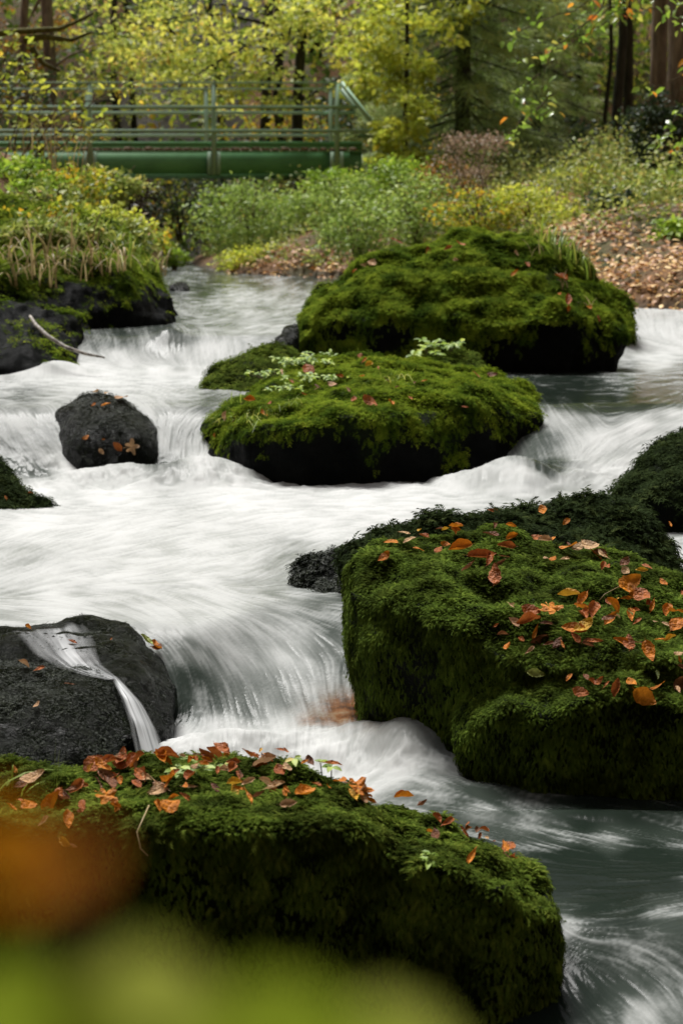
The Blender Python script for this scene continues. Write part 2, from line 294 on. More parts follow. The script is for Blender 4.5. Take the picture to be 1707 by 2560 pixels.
FOAM = [(480, 690, .42), (600, 745, .75), (450, 775, .55), (700, 730, .6), (600, 665, .3), (780, 680, .2), (400, 668, .3), (520, 705, .2), (640, 705, .35), (560, 790, .55), (700, 780, .6), (640, 810, .7), (300, 815, .3), (420, 815, .3),
 (240, 850, .35), (300, 850, .32), (300, 890, .95), (380, 860, .5), (450, 855, .45), (450, 890, .85), (400, 920, 1), (200, 915, .97), (120, 900, .9), (60, 930, .85), (520, 880, .9), (500, 930, .9), (440, 905, .7),
 (50, 960, .75), (60, 985, .5), (250, 950, 1), (250, 975, .75), (400, 975, .8), (520, 1010, .45), (150, 1010, .7), (440, 1000, .62),
 (20, 1080, .5), (60, 1060, .75), (110, 1090, .45), (150, 1140, .85), (90, 1170, .4), (40, 1160, .42), (190, 1170, .95), (440, 1100, .3), (405, 1100, .8), (425, 1150, .35), (480, 1060, .7), (490, 1150, .95), (470, 1110, .75),
 (100, 1230, 1), (300, 1230, 1), (600, 1250, 1), (300, 1330, .92), (700, 1290, .97), (900, 1240, 1), (500, 1340, .88), (800, 1310, .95), (150, 1350, .9), (100, 1320, .95), (600, 1400, .88),
 (80, 1400, .7), (120, 1440, .9), (40, 1470, .7), (500, 1430, .9), (720, 1390, .62), (690, 1440, .6), (640, 1455, .7), (300, 1440, .88), (200, 1500, .8), (50, 1540, .72), (350, 1520, .7), (130, 1560, .8),
 (800, 1500, .46), (700, 1510, .62), (860, 1540, .34), (830, 1580, .42), (550, 1500, .82), (460, 1540, .8), (760, 1470, .6), (860, 1480, .45), (800, 1450, .75),
 (450, 1620, .5), (470, 1700, .24), (450, 1780, .12), (540, 1650, .5), (600, 1640, .66), (700, 1640, .7), (760, 1600, .62), (520, 1760, .3), (620, 1770, .42), (700, 1740, .55), (850, 1610, .5), (900, 1680, .22), (860, 1700, .5), (960, 1740, .1), (800, 1700, .6), (880, 1790, .35),
 (450, 1850, .95), (600, 1840, .97), (800, 1850, .97), (1000, 1870, .9), (560, 1815, .9), (720, 1810, .9), (1030, 1790, .62), (980, 1810, .75), (1100, 1830, .6), (900, 1820, .9), (1120, 1900, .7), (900, 1930, .9), (1150, 1980, .5), (1000, 1920, .85), (1060, 1960, .6), (300, 1920, .6), (100, 1950, .3),
 (1250, 1990, .42), (1200, 2030, .7), (1150, 2090, .4), (1300, 2070, .55), (1400, 2090, .5), (1520, 2100, .62), (1450, 2060, .22), (1500, 1980, .1), (1650, 2050, .35), (1690, 2080, .45), (1580, 2030, .25), (1600, 2150, .12), (1450, 2150, .1), (1400, 2190, .15), (1550, 2220, .15), (1660, 2210, .25), (1680, 2270, .5), (1560, 2290, .3), (1480, 2280, .25), (1400, 2320, .7), (1450, 2370, .5), (1550, 2350, .42), (1680, 2320, .55), (1490, 2430, .35), (1410, 2430, .08), (1450, 2500, .15), (1640, 2440, .5), (1600, 2540, .85), (1690, 2540, .6), (1520, 2540, .4), (1580, 2400, .5), (1350, 2550, .2),
 (1650, 785, .8), (1640, 820, .95), (1690, 850, .95), (1600, 880, .9), (1560, 910, .55), (1650, 905, .85), (1690, 930, .4), (1450, 950, .1), (1540, 935, .5), (1650, 970, .25), (1600, 1000, .1), (1450, 1000, .08), (1520, 1010, .15), (1690, 1000, .3), (1380, 990, .1), (1400, 1050, .62), (1370, 1100, .35), (1440, 1050, .7), (1370, 1170, .22), (1350, 1220, .7), (1300, 1190, .85), (1500, 1100, .9), (1440, 1120, .8), (1600, 1060, .95), (1690, 1035, .85), (1200, 1210, .8), (1420, 1200, .82), (1550, 1180, .9), (1100, 1220, .9), (1000, 1240, .97)]
us = np.concatenate([np.linspace(-1900, -140, 60, endpoint=False), np.linspace(-140, 1850, 665), np.linspace(1850, 3600, 60)[1:]])
kx = (us-CW/2)/F
Dd = np.exp(np.linspace(math.log(3.2), math.log(37), 6000)); cost = 0
for uu in (150, 450, 700, 1000, 1400, 1650):
    xx = (uu-CW/2)/F*Dd; zz = zlevel(xx, Dd)
    cost = np.maximum(cost, np.maximum(np.abs(np.gradient((HC-zz)/Dd*F))/3.0, np.abs(np.gradient(zz))*F/Dd/5.0))
cum = np.cumsum(cost); Dr = np.interp(np.linspace(cum[0], cum[-1], int(cum[-1]-cum[0])), cum, Dd)
KX, YY = np.meshgrid(kx, Dr); XX = KX*YY; ZW = zwater(XX, YY); nr, nc = XX.shape
pw = np.stack([XX, YY, ZW], -1).reshape(-1, 3)
U, V = project(pw); U = U.reshape(nr, nc); V = V.reshape(nr, nc)
def rbf(pts, U, V, s=34.):
    num = 0; den = 0
    for a in pts:
        wgt = 1/(((U-a[0])*.62)**2+(V-a[1])**2+s*s)**1.7; den = den+wgt; num = num+wgt[..., None]*np.array(a[2:], float)
    return num/den[..., None]
foam = rbf(FOAM, U, V, 18.)[..., 0]; fan = np.exp(-((U-640)/210)**2-((V-1660)/110)**2); amber = np.exp(-((U-880)/85)**2-((V-1772)/42)**2)+.55*np.exp(-((U-775)/40)**2-((V-1805)/22)**2); foam = foam+.06*fan-.45*amber-.15*S(6.25, 5.8, YY)+.16*(fbm(pw*5.5, 4, 41).reshape(nr, nc)-.5)*(foam < .85)
ax = [(u, v, math.cos(2*math.atan2(b, a)), math.sin(2*math.atan2(b, a))) for u, v, a, b in ARW]
q = rbf(ax, U, V, 40.); ang = .5*np.arctan2(q[..., 1], q[..., 0])
ang = ang+.35*(fbm(np.stack([XX, YY, 0*XX], -1).reshape(-1, 3)*np.array([2.2, 2.2, 1]), 3, 55).reshape(nr, nc)-.5)
du, dv = np.cos(ang), np.sin(ang)
Ui = np.gradient(U, axis=1); Uj = np.gradient(U, axis=0); Vi = np.gradient(V, axis=1); Vj = np.gradient(V, axis=0)
det = Ui*Vj-Uj*Vi; det = np.where(np.abs(det) < .6, np.where(det < 0, -.6, .6), det)
fi = (Vj*du-Uj*dv)/det; fj = (-Vi*du+Ui*dv)/det
spd = np.sqrt(fi*fi+fj*fj); k = np.minimum(1, 1.6/spd); fi *= k; fj *= k
base = np.zeros(nr*nc)
for cell, wgt, sd in ((.0045, 1.0, 7), (.010, 1.0, 1), (.026, .6, 2), (.090, .55, 3)): base += wgt*(vnoise(pw/cell, sd)-.5)
base = base.reshape(nr, nc)
I0, J0 = np.meshgrid(np.arange(nc, dtype=np.float32), np.arange(nr, dtype=np.float32)); acc = base.copy(); wsum = 1.0
stepk = np.clip(9/YY, .5, 1.6)*2.2
for sg in (1, -1):
    ii, jj = I0.copy(), J0.copy(); pi_, pj_ = sg*fi, sg*fj
    for st in range(15):
        a = np.clip(jj.round().astype(int), 0, nr-1); b = np.clip(ii.round().astype(int), 0, nc-1)
        vi, vj = fi[a, b], fj[a, b]; s_ = np.sign(vi*pi_+vj*pj_); s_[s_ == 0] = 1; vi = vi*s_; vj = vj*s_
        ii += vi*stepk; jj += vj*stepk; pi_, pj_ = vi, vj; wg = 1-st/16
        a = np.clip(jj.round().astype(int), 0, nr-1); b = np.clip(ii.round().astype(int), 0, nc-1)
        acc += base[a, b]*wg; wsum += wg
lic = acc/wsum; lic = (lic-lic.mean())/lic.std()
fine = base/base.std()
turb = fbm(pw*np.array([3.2, 3.2, 3.2]), 4, 77).reshape(nr, nc)-.5
slope = np.abs(np.gradient(ZW, axis=0)/np.gradient(YY, axis=0))
amp = .004+.006*foam
boil = np.clip(np.exp(-((V-1880)/60)**2)*(U > 380)*(U < 1200)+np.exp(-((V-1190)/40)**2)*(YY > 9)*.8, 0, 1)
zz = ZW+lic*amp*np.clip(YY/8, .6, 1.4)*.10+turb*(.012+.09*boil)
bub = fbm(pw*11., 4, 91).reshape(nr, nc)-.5
zz = zz+bub*.075*boil
wv = np.stack([XX, YY, zz], -1).reshape(-1, 3)
def water_mat():
    m, t, o = new_mat('stream_water'); st = attr(t, 'streak'); fo = attr(t, 'foam')
    f = math_(t, 'ADD', fo, math_(t, 'MULTIPLY', math_(t, 'SUBTRACT', st, .5), ramp(t, fo, [(0, (.5,)*3), (.25, (.85,)*3), (.6, (.52,)*3), (.85, (.27,)*3), (1, (.18,)*3)])))
    f = math_(t, 'ADD', f, math_(t, 'MULTIPLY', math_(t, 'SUBTRACT', noise(t, 5, 4, .6), .5), .25))
    fac = ramp(t, f, [(.18, (0, 0, 0)), (.35, (.06,)*3), (.5, (.24,)*3), (.65, (.47,)*3), (.8, (.72,)*3), (1, (1, 1, 1))])
    clear = nd(t, 'BsdfPrincipled'); t.links.new(mix(t, attr(t, 'amber'), ramp(t, fo, [(.1, (.010, .015, .011)), (.4, (.032, .040, .033)), (.8, (.17, .18, .168))]), ramp(t, noise(t, 16, 3), [(.4, (.05, .020, .006)), (.55, (.17, .065, .018)), (.7, (.24, .16, .09))])), clear.inputs['Base Color']); clear.inputs['Roughness'].default_value = .15; clear.inputs['IOR'].default_value = 1.33; clear.inputs['Specular IOR Level'].default_value = .07
    fm = nd(t, 'BsdfPrincipled'); t.links.new(mix(t, .8, ramp(t, fo, [(.2, (.27, .285, .272)), (.8, (.36, .366, .354)), (1, (.41, .413, .402))]), ramp(t, st, [(.15, (.84, .855, .84)), (.62, (1, 1, 1))]), 'MULTIPLY'), fm.inputs['Base Color'])
    fm.inputs['Roughness'].default_value = .7; fm.inputs['Specular IOR Level'].default_value = .2
    b = bump(t, st, .16, .008); t.links.new(b, clear.inputs['Normal']); t.links.new(b, fm.inputs['Normal'])
    x = nd(t, 'MixShader'); t.links.new(fac, x.inputs[0]); t.links.new(clear.outputs[0], x.inputs[1]); t.links.new(fm.outputs[0], x.inputs[2]); t.links.new(x.outputs[0], o.inputs[0])
    return m
M['water'] = water_mat()
streak = np.clip(.5+.17*lic+.05*fine, 0, 1)
tag(npmesh('stream', wv, grid_faces(nr, nc), M['water'], None, {'streak': streak.ravel(), 'foam': foam.ravel(), 'amber': np.clip(amber*(.4+1.3*fbm(pw*9, 3, 66).reshape(nr, nc)), 0, 1).ravel()}, True), None, None, None, 'structure')
# ------------------------------------------------------------------ moss sprigs
def sprig(pairs, width=.32):
    v, f = [], []
    for i in range(pairs):
        tt = i/pairs; z = .30*math.sin(2.2*tt); z2 = .30*math.sin(2.2*(tt+.35)); wd = width*(1-.55*tt)
        for s in (-1, 1):
            b = len(v); v += [(tt, 0, z), (tt+.20, 0, z+.03), (tt+.42, s*wd, z2+.02)]; f.append((b, b+1, b+2) if s > 0 else (b, b+2, b+1))
    return np.array(v), np.array(f)
SP_HI = sprig(5); SP_MID = sprig(3, .4); SP_LO = sprig(2, .5)
ROCKS = {}
def hull_bm(pts):
    bm = bmesh.new()
    for p in pts: bm.verts.new(p)
    bmesh.ops.convex_hull(bm, input=bm.verts[:], use_existing_faces=False)
    bmesh.ops.delete(bm, geom=[v for v in bm.verts if not v.link_faces], context='VERTS'); return bm
def boulder(key, label, hulls, zb, back=.5, shrink=.7, voxel=.03, amp=.05, mat='rock', moss=None, n=0, size=.03, lod=SP_MID, cover=.5, smooth=6, hang=1.0, name='mossy_boulder', mossname='moss', bare=None, fsc=2.2, low=-1., lump=.10, steep_=.0):
    me = bpy.data.meshes.new('tmp'); full = bmesh.new()
    for h in hulls:
        pts = [P(*q[:3]) for q in h]; a = np.array(pts); c = a[:, :2].mean(0); c = c+np.array([0, back*.3])
        top = a[a[:, 1] > np.median(a[:, 1])-1e-6]; extra = [(p[0]*.97+c[0]*.03, p[1]+back, zb+(p[2]-zb)*.72) for p in top]
        basep = [((p[0]-c[0])*shrink+c[0], (p[1]-c[1])*shrink+c[1], zb) for p in list(a)+[np.array(e) for e in extra]]
        bm = hull_bm([tuple(p) for p in pts]+extra+basep); tm = bpy.data.meshes.new('t'); bm.to_mesh(tm); bm.free(); full.from_mesh(tm); bpy.data.meshes.remove(tm)
    full.to_mesh(me); full.free()
    ob = link('tmp', me); r = ob.modifiers.new('r', 'REMESH'); r.mode = 'VOXEL'; r.voxel_size = voxel
    s = ob.modifiers.new('s', 'SMOOTH'); s.iterations = smooth; s.factor = .5
    dg = bpy.context.evaluated_depsgraph_get(); em = bpy.data.meshes.new_from_object(ob.evaluated_get(dg)); bpy.data.objects.remove(ob); bpy.data.meshes.remove(me)
    nv = len(em.vertices); v = np.empty(nv*3, np.float32); em.vertices.foreach_get('co', v); v = v.reshape(-1, 3).astype(float)
    nn = np.empty(nv*3, np.float32); em.vertex_normals.foreach_get('vector', nn); nn = nn.reshape(-1, 3).astype(float)
    sd = len(ROCKS)*13
    d = (fbm(v*fsc, 4, sd)-.5)*amp*2.4+(fbm(v*fsc*4.5, 3, sd+5)-.5)*amp*.55
    rid = 1-np.abs(fbm(v*fsc*1.7+9, 3, sd+9)-.5)*4; d += amp*.25*np.clip(rid, 0, 1); d += lump*np.clip(nn[:, 2]+.4, 0, 1)*(fbm(v*6.5*fsc/2.6, 4, sd+15)-.5)*1.5
    v = v+nn*(d-amp*.1)[:, None]; em.vertices.foreach_set('co', v.astype(np.float32).ravel()); em.update()
    em.calc_loop_triangles(); nt_ = len(em.loop_triangles); tr = np.empty(nt_*3, np.int32); em.loop_triangles.foreach_get('vertices', tr); tr = tr.reshape(-1, 3)
    em.polygons.foreach_set('use_smooth', np.ones(len(em.polygons), bool))
    p0, p1, p2 = v[tr[:, 0]], v[tr[:, 1]], v[tr[:, 2]]; cr = np.cross(p1-p0, p2-p0); ar = np.linalg.norm(cr, axis=1)/2; tn = unit(cr)
    def mask(p, nz, ny):
        mm = cover+.75*nz+(fbm(p*3.1, 3, sd+31)-.5)*1.9+.25*(p[:, 2]-zb)-.1
        if bare is not None: q_ = p.copy(); q_[:, 2] += (fbm(p*np.array([7, 7, 2.5]), 3, sd+61)-.5)*.55; mm = mm-bare(q_)
        return np.clip(mm, 0, 1)*(1-steep_*S(.45, .05, nz))  # moss thinned on steep faces so black rock supplies their shade
    if low < -.5: low = zb-1
    vm = np.clip(mask(v, nn[:, 2], nn[:, 1])/np.maximum(1-steep_*S(.45, .05, nn[:, 2]), .1), 0, 1); at = em.attributes.new('moss', 'FLOAT', 'POINT'); at.data.foreach_set('value', vm.astype(np.float32))
    ob = link(name, em, M[mat]); tag(ob, label, 'boulder')
    ROCKS[key] = dict(o=ob, v=v, tr=tr, bvh=BVHTree.FromPolygons([tuple(p) for p in v], [tuple(x) for x in tr.tolist()]))
    if moss:
        cen = (p0+p1+p2)/3; view = unit(np.array([0, 0, HC])-cen); fac = (tn*view).sum(1)
        wt = ar*mask(cen, tn[:, 2], tn[:, 1])*np.where(fac > -.25, 1, .06)*(tn[:, 2] > -.55)*(cen[:, 2] > low)
        id_ = rng.choice(len(tr), n, p=wt/wt.sum()); b1, b2 = rng.random(n), rng.random(n); fl = b1+b2 > 1; b1[fl] = 1-b1[fl]; b2[fl] = 1-b2[fl]
        pos = p0[id_]*(1-b1-b2)[:, None]+p1[id_]*b1[:, None]+p2[id_]*b2[:, None]; nrm = unit(nn[tr[id_, 0]]+rng.normal(0, .25, (n, 3)))
        down = np.array([0, 0, -1.]); steep = np.clip(1-nrm[:, 2], 0, 1)[:, None]
        X = unit(rnd_dir(n)*(1-.55*steep)+down*steep*1.5*hang+nrm*.35)
        clump = fbm(pos*22, 2, sd+3); sc = size*(.25+1.45*clump)*rng.uniform(.7, 1.3, n)
        r = np.clip(clump*.55+rng.random(n)*.5+.05*nrm[:, 2]-.02, 0, 1)
        Geo().scatter(*lod, pos-nrm*size*.08, X, nrm, sc, r).build(mossname, M[moss], ob)
    return ob
# ------------------------------------------------------------------ boulders
boulder('A', 'long mossy boulder in the foreground, its ledge strewn with orange leaves', [
  [(-250, 1945, 5.5), (0, 1935, 5.5), (330, 1912, 5.5), (470, 1895, 5.5), (560, 1890, 5.5), (700, 1925, 5.45), (860, 1950, 5.35), (-250, 2090, 4.72), (100, 2090, 4.72), (350, 2075, 4.68), (600, 2065, 4.62), (850, 2085, 4.66), (930, 2030, 5.0), (980, 2110, 4.75), (-250, 2650, 4.85), (350, 2700, 4.85), (950, 2700, 4.9)],
  [(455, 1892, 5.55), (560, 1872, 5.55), (640, 1886, 5.5), (700, 1925, 5.45), (430, 1960, 5.3), (700, 1990, 5.2)],
  [(850, 2030, 5.25), (1000, 2040, 5.25), (1100, 2072, 5.2), (1250, 2110, 5.15), (1365, 2165, 5.0), (1395, 2195, 4.9), (950, 2130, 4.7), (1080, 2160, 4.66), (1250, 2225, 4.62), (1385, 2290, 4.7), (1378, 2420, 4.72), (1345, 2700, 4.95), (900, 2700, 4.9)]],
  -.45, .25, .95, .016, .022, moss='moss_mid', n=160000, size=.0195, lod=SP_HI, cover=.62, smooth=5, steep_=.55, fsc=3.4)
boulder('B', 'huge mossy boulder at the right with many orange leaves scattered over its sloping top', [
  [(878, 1405, 6.8), (930, 1356, 6.98), (1060, 1338, 7.1), (1200, 1340, 7.15), (1400, 1366, 7.2), (1560, 1396, 7.2), (1650, 1430, 7.15), (1760, 1490, 7.1), (1950, 1500, 7.0), (868, 1475, 6.62), (885, 1560, 6.58), (905, 1640, 6.52), (955, 1725, 6.5), (1090, 1820, 6.36), (1180, 1900, 6.25), (1290, 1650, 6.1), (1480, 1660, 6.05), (1950, 1690, 6.0), (1120, 1560, 6.25)],
  [(1160, 1740, 6.25), (1300, 1690, 6.15), (1480, 1680, 6.1), (1950, 1690, 6.05), (1240, 1780, 6.0), (1450, 1765, 5.93), (1950, 1765, 5.9), (1150, 1850, 6.15), (1330, 1850, 5.95), (1950, 1850, 5.92), (1235, 1950, 6.15), (1340, 1985, 6.12), (1950, 1985, 6.12)]],
  -.35, .3, .82, .02, .035, moss='moss_dark', n=190000, size=.0185, lod=SP_HI, cover=.75, smooth=5, steep_=.55, fsc=2.6)
boulder('C', 'dark mossy boulder with a rounded hump, behind the huge leaf-strewn boulder at the right', [
  [(862, 1385, 7.9), (930, 1318, 8.0), (1100, 1284, 8.1), (1230, 1286, 8.15), (1330, 1292, 8.2), (1420, 1340, 7.8), (890, 1420, 7.7), (1300, 1400, 7.6)],
  [(1310, 1290, 8.2), (1390, 1250, 8.25), (1480, 1236, 8.3), (1600, 1258, 8.3), (1650, 1285, 8.2), (1695, 1370, 8.0), (1712, 1440, 7.9), (1320, 1400, 7.7), (1500, 1420, 7.6)]], -.1, .3, .95, .025, .025, moss='moss_shade', n=22000, size=.036, lod=SP_HI, cover=.7)
boulder('C0', 'small black wet rock beside the left edge of the huge leaf-strewn boulder', [[(728, 1430, 8.1), (770, 1392, 8.1), (850, 1362, 8.1), (930, 1360, 8.1), (735, 1475, 8.0), (790, 1490, 7.9), (930, 1500, 7.8)]], 0, .25, .9, .022, .02, mat='rock_wet', moss='moss_fine', n=3500, size=.03, cover=.25, name='wet_rock')
boulder('D', 'dark boulder cut off by the right edge of the picture, mossy on its right side', [[(1530, 1225, 9.7), (1580, 1152, 9.9), (1640, 1105, 10.1), (1707, 1075, 10.2), (1900, 1070, 10.2), (1590, 1260, 9.4), (1720, 1180, 9.5), (1535, 1320, 9.5), (1900, 1330, 9.3)]], 0, .4, .95, .03, .04, moss='moss_shade', n=16000, size=.045, cover=.45)
boulder('E', 'low dark rock poking in from the left edge below the falls', [[(-160, 1120, 10.5), (0, 1128, 10.5), (28, 1178, 10.4), (55, 1230, 10.3), (-160, 1300, 10), (20, 1300, 10)], [(-60, 1225, 10.3), (50, 1228, 10.25), (115, 1247, 10.2), (158, 1287, 10.1), (130, 1310, 10), (-60, 1320, 10)]], .1, .3, .95, .025, .03, moss='moss_shade', n=7000, size=.04, cover=.45, name='mossy_rock')
boulder('F', 'small black boulder between two falls with a few orange leaves on its face', [[(130, 1060, 11.9), (142, 1025, 12.0), (200, 984, 12.1), (232, 979, 12.1), (305, 993, 12.05), (362, 1034, 11.95), (393, 1076, 11.8), (388, 1110, 11.6), (375, 1160, 11.5), (310, 1195, 11.4), (210, 1190, 11.4), (160, 1130, 11.6), (200, 1070, 11.55), (330, 1080, 11.5)]], .1, .35, .8, .03, .04, mat='rock_wet', moss='moss_fine', n=4000, size=.02, lump=.04, cover=.15, name='wet_boulder', smooth=4)
boulder('G', 'broad flat-topped mossy boulder in mid-stream with leaves on its green top', [
  [(505, 1080, 11.9), (520, 1045, 12.0), (570, 1010, 12.1), (640, 965, 12.4), (720, 915, 12.8), (800, 892, 13.0), (900, 896, 13.0), (1040, 922, 13.0), (1150, 935, 12.9), (1220, 940, 12.9), (1300, 962, 12.7), (1345, 1005, 12.4), (620, 1060, 11.2), (760, 1060, 11.0), (900, 1045, 11.0), (1000, 1005, 11.3), (1200, 1000, 11.45), (1350, 1050, 11.8), (1345, 1130, 11.8), (1255, 1190, 11.4), (980, 1245, 11.05), (880, 1260, 11.0), (760, 1260, 11.0), (600, 1235, 11.2), (530, 1200, 11.45), (502, 1130, 11.8)]], 0, .3, .85, .032, .05, moss='moss_bright', n=70000, size=.033, cover=.6, smooth=3, low=.1, steep_=.8, bare=lambda p: 1.2*S(.66, .42, p[:, 2])+.9*S(-.62, -.85, p[:, 0]))
boulder('G2', 'small mossy rock in front of the tallest boulder, at its left foot', [[(504, 968, 13.5), (530, 930, 13.7), (600, 886, 13.9), (680, 858, 14.0), (740, 872, 14.0), (740, 940, 13.6), (640, 985, 13.2), (520, 985, 13.3)]], .4, .4, .95, .03, .035, moss='moss_mid', n=9000, size=.045, cover=.6, name='mossy_rock')
boulder('G3', 'little mossy knob between the flat-topped boulder and the tallest boulder', [[(1040, 925, 13.3), (1080, 893, 13.5), (1150, 880, 13.6), (1205, 888, 13.5), (1220, 940, 13.3), (1050, 950, 13.1), (1200, 960, 13.1)]], .5, .3, .95, .03, .03, moss='moss_mid', n=5000, size=.045, cover=.7, name='mossy_rock')
boulder('H', 'tallest boulder, domed and covered in bright green moss, in the middle of the stream', [
  [(733, 850, 15.4), (736, 795, 15.6), (775, 740, 15.9), (850, 690, 16.1), (900, 645, 16.2), (1060, 604, 16.6), (1180, 590, 16.8), (1300, 594, 16.8), (1395, 618, 16.6), (1455, 665, 16.4), (1475, 715, 16.2), (870, 720, 15.6), (1000, 665, 15.6), (1200, 640, 15.7), (1380, 670, 15.6), (820, 800, 15.2), (900, 790, 15.1), (1150, 790, 15.1), (800, 890, 15.3), (950, 915, 15.2)],
  [(1000, 690, 15.7), (1250, 670, 15.7), (1440, 690, 15.9), (1520, 745, 15.8), (1548, 800, 15.5), (1545, 870, 15.3), (1525, 940, 15.3), (1400, 800, 15.0), (1400, 985, 15.15), (1280, 985, 15.05), (1100, 940, 15.1), (1150, 790, 15.0)]], .3, .6, .93, .04, .08, moss='moss_bright', n=130000, size=.038, cover=.66, smooth=3, steep_=.45, lump=.16, bare=lambda p: (.12+.9*S(.6, 1.4, p[:, 0]))*S(1.2, .8, p[:, 2]))
boulder('H2', 'mossy rock peeping out behind the right flank of the tallest boulder', [[(1470, 740, 17.5), (1500, 705, 17.6), (1560, 740, 17.6), (1585, 780, 17.4), (1570, 830, 17.2), (1480, 850, 17.2)]], .5, .3, .95, .04, .03, moss='moss_bright', n=6000, size=.06, cover=.7, name='mossy_rock')
boulder('I', 'large dark mossy bank boulder at the left with grasses growing over its top', [
  [(-400, 560, 18.5), (-400, 740, 16), (-100, 480, 19), (200, 530, 19), (330, 590, 19), (385, 665, 18.5), (400, 720, 18), (425, 800, 17.4), (420, 812, 17.2), (200, 690, 17), (300, 700, 17), (180, 820, 16.4), (0, 680, 16.6)],
  [(-400, 740, 15.6), (-100, 730, 15.5), (100, 760, 15.5), (190, 790, 15.7), (205, 870, 15.4), (200, 915, 15.0), (60, 925, 14.8), (-400, 930, 14.8)]], .4, 1, .95, .05, .09, moss='moss_bright', n=42000, size=.06, cover=.55, smooth=4, steep_=.6, bare=lambda p: 1.1*S(1.32, 1.12, p[:, 2]))
boulder('K1', 'black wet rock at the left edge under a thin veil of running water', [[(-160, 1600, 6.87), (40, 1590, 6.97), (130, 1578, 7.12), (240, 1556, 7.27), (320, 1572, 7.22), (385, 1640, 7.07), (430, 1715, 6.87), (442, 1770, 6.72), (430, 1830, 6.57), (330, 1700, 6.62), (200, 1690, 6.67), (-160, 1700, 6.67), (330, 1850, 6.37)]], -.2, .2, .95, .014, .034, mat='rock_wet', moss='moss_fine', n=5000, size=.010, cover=.12, lump=.03, name='wet_rock', smooth=4, fsc=3.5)
boulder('K2', 'dark rounded rock at the lower left below the little side fall', [[(-200, 1650, 6.7), (60, 1648, 6.75), (170, 1660, 6.72), (250, 1685, 6.65), (290, 1725, 6.55), (-200, 1760, 6.35), (150, 1760, 6.35), (315, 1830, 6.4), (330, 1890, 6.35), (250, 1935, 6.2), (100, 1980, 6.1), (-200, 1980, 6.1)]], -.3, .2, .85, .018, .022, mat='rock_wet', moss='moss_fine', n=14000, size=.012, lump=.03, cover=.3, name='wet_rock', smooth=5, fsc=3.5)
m, t, o = new_mat('brown_stone'); bsdf(t, o, ramp(t, noise(t, 14, 4, .6), [(.35, (.012, .008, .004)), (.5, (.06, .024, .008)), (.7, (.13, .07, .03))]), .6, .05); M['brown_stone'] = m; M['tan_stone'] = plain('tan_stone', (.06, .04, .025), (.2, .15, .1), 25, .6, .1)
boulder('S3', 'low dark stone breaking the surface of the far pool at the left', [[(425, 716, 24), (440, 709, 24.2), (462, 712, 24.2), (475, 722, 24), (450, 730, 23.8)]], .8, .2, .9, .03, .02, mat='rock_wet', name='stone')
boulder('S4', 'small dark stone at the right edge above the right-hand chute', [[(1690, 1050, 12.0), (1707, 1036, 12.1), (1760, 1035, 12.1), (1700, 1060, 11.9), (1760, 1070, 11.9)]], .3, .15, .9, .025, .02, mat='rock_wet', name='stone')
boulder('S5', 'grey stone lodged between the tallest boulder and the small mossy rock at its foot', [[(690, 850, 15.0), (715, 820, 15.1), (740, 812, 15.2), (745, 850, 15), (700, 870, 14.8)]], .6, .2, .9, .03, .03, mat='rock_wet', name='stone')
boulder('S6', 'pale stone behind the lip of the left-hand middle fall, water parting round it', [[(405, 850, 15.7), (425, 832, 15.8), (450, 838, 15.8), (455, 870, 15.6), (410, 880, 15.5)]], .6, .15, .9, .025, .02, mat='rock_wet', name='stone')
boulder('R1', 'rounded boulder matted with straw on the left bank, below the bridge', [[(300, 590, 23), (315, 555, 23.5), (345, 545, 23.5), (370, 580, 23.2), (375, 640, 22.8), (310, 650, 22.6)]], 1, .5, .95, .05, .05, moss='straw', n=2500, size=.10, cover=.5, name='mossy_boulder', mossname='dry_grass')
# thin sheets of water running over the black rocks at the lower left
def veil(name, L, R, n=26, m_=46, foam_=.6, bulge=.03, seed=0):
    L = np.array([P(*q) for q in L]); R = np.array([P(*q) for q in R]); tt = np.linspace(0, 1, m_)
    f = lambda A: np.stack([np.interp(tt, np.linspace(0, 1, len(A)), A[:, k]) for k in range(3)], 1)
    def sm(A):
        for _ in range(6): A[1:-1] = (A[:-2]+2*A[1:-1]+A[2:])/4
        return A
    Lc, Rc = sm(f(L)), sm(f(R)); s = np.linspace(0, 1, n)
    g = Lc[:, None]*(1-s)[None, :, None]+Rc[:, None]*s[None, :, None]
    g[..., 1] -= bulge*np.sin(np.pi*s)[None]; g[..., 2] += bulge*.4*np.sin(np.pi*s)[None]
    st = vnoise(np.stack([np.broadcast_to(s*n*.55, (m_, n)).ravel(), np.repeat(tt*2.2, n), np.zeros(n*m_)], 1), seed)
    st = .6*st+.4*vnoise(np.stack([np.broadcast_to(s*n*1.1, (m_, n)).ravel(), np.repeat(tt*4, n), np.zeros(n*m_)], 1), seed+3)
    edge = np.broadcast_to(S(0, .3, np.minimum(s, 1-s)), (m_, n)).ravel()*np.repeat(np.minimum(1, np.minimum(tt*6+.3, 1)), n)
    fo = foam_*edge*np.repeat(.75+.4*tt, n)
    return tag(npmesh(name, g.reshape(-1, 3), grid_faces(m_, n), M['veil'], None, {'streak': st, 'foam': np.clip(fo, 0, 1)}, True), None, None, None, 'structure')
m, t, o = new_mat('thin_water'); f = math_(t, 'MULTIPLY', attr(t, 'foam'), math_(t, 'ADD', math_(t, 'MULTIPLY', attr(t, 'streak'), 1.5), .05))
fac = ramp(t, f, [(.08, (0, 0, 0)), (.9, (1, 1, 1))]); tr = nd(t, 'BsdfTransparent'); p = bsdf(t, None, (.36, .37, .37), .5, .3)
x = nd(t, 'MixShader'); t.links.new(fac, x.inputs[0]); t.links.new(tr.outputs[0], x.inputs[1]); t.links.new(p.outputs[0], x.inputs[2]); t.links.new(x.outputs[0], o.inputs[0]); M['veil'] = m
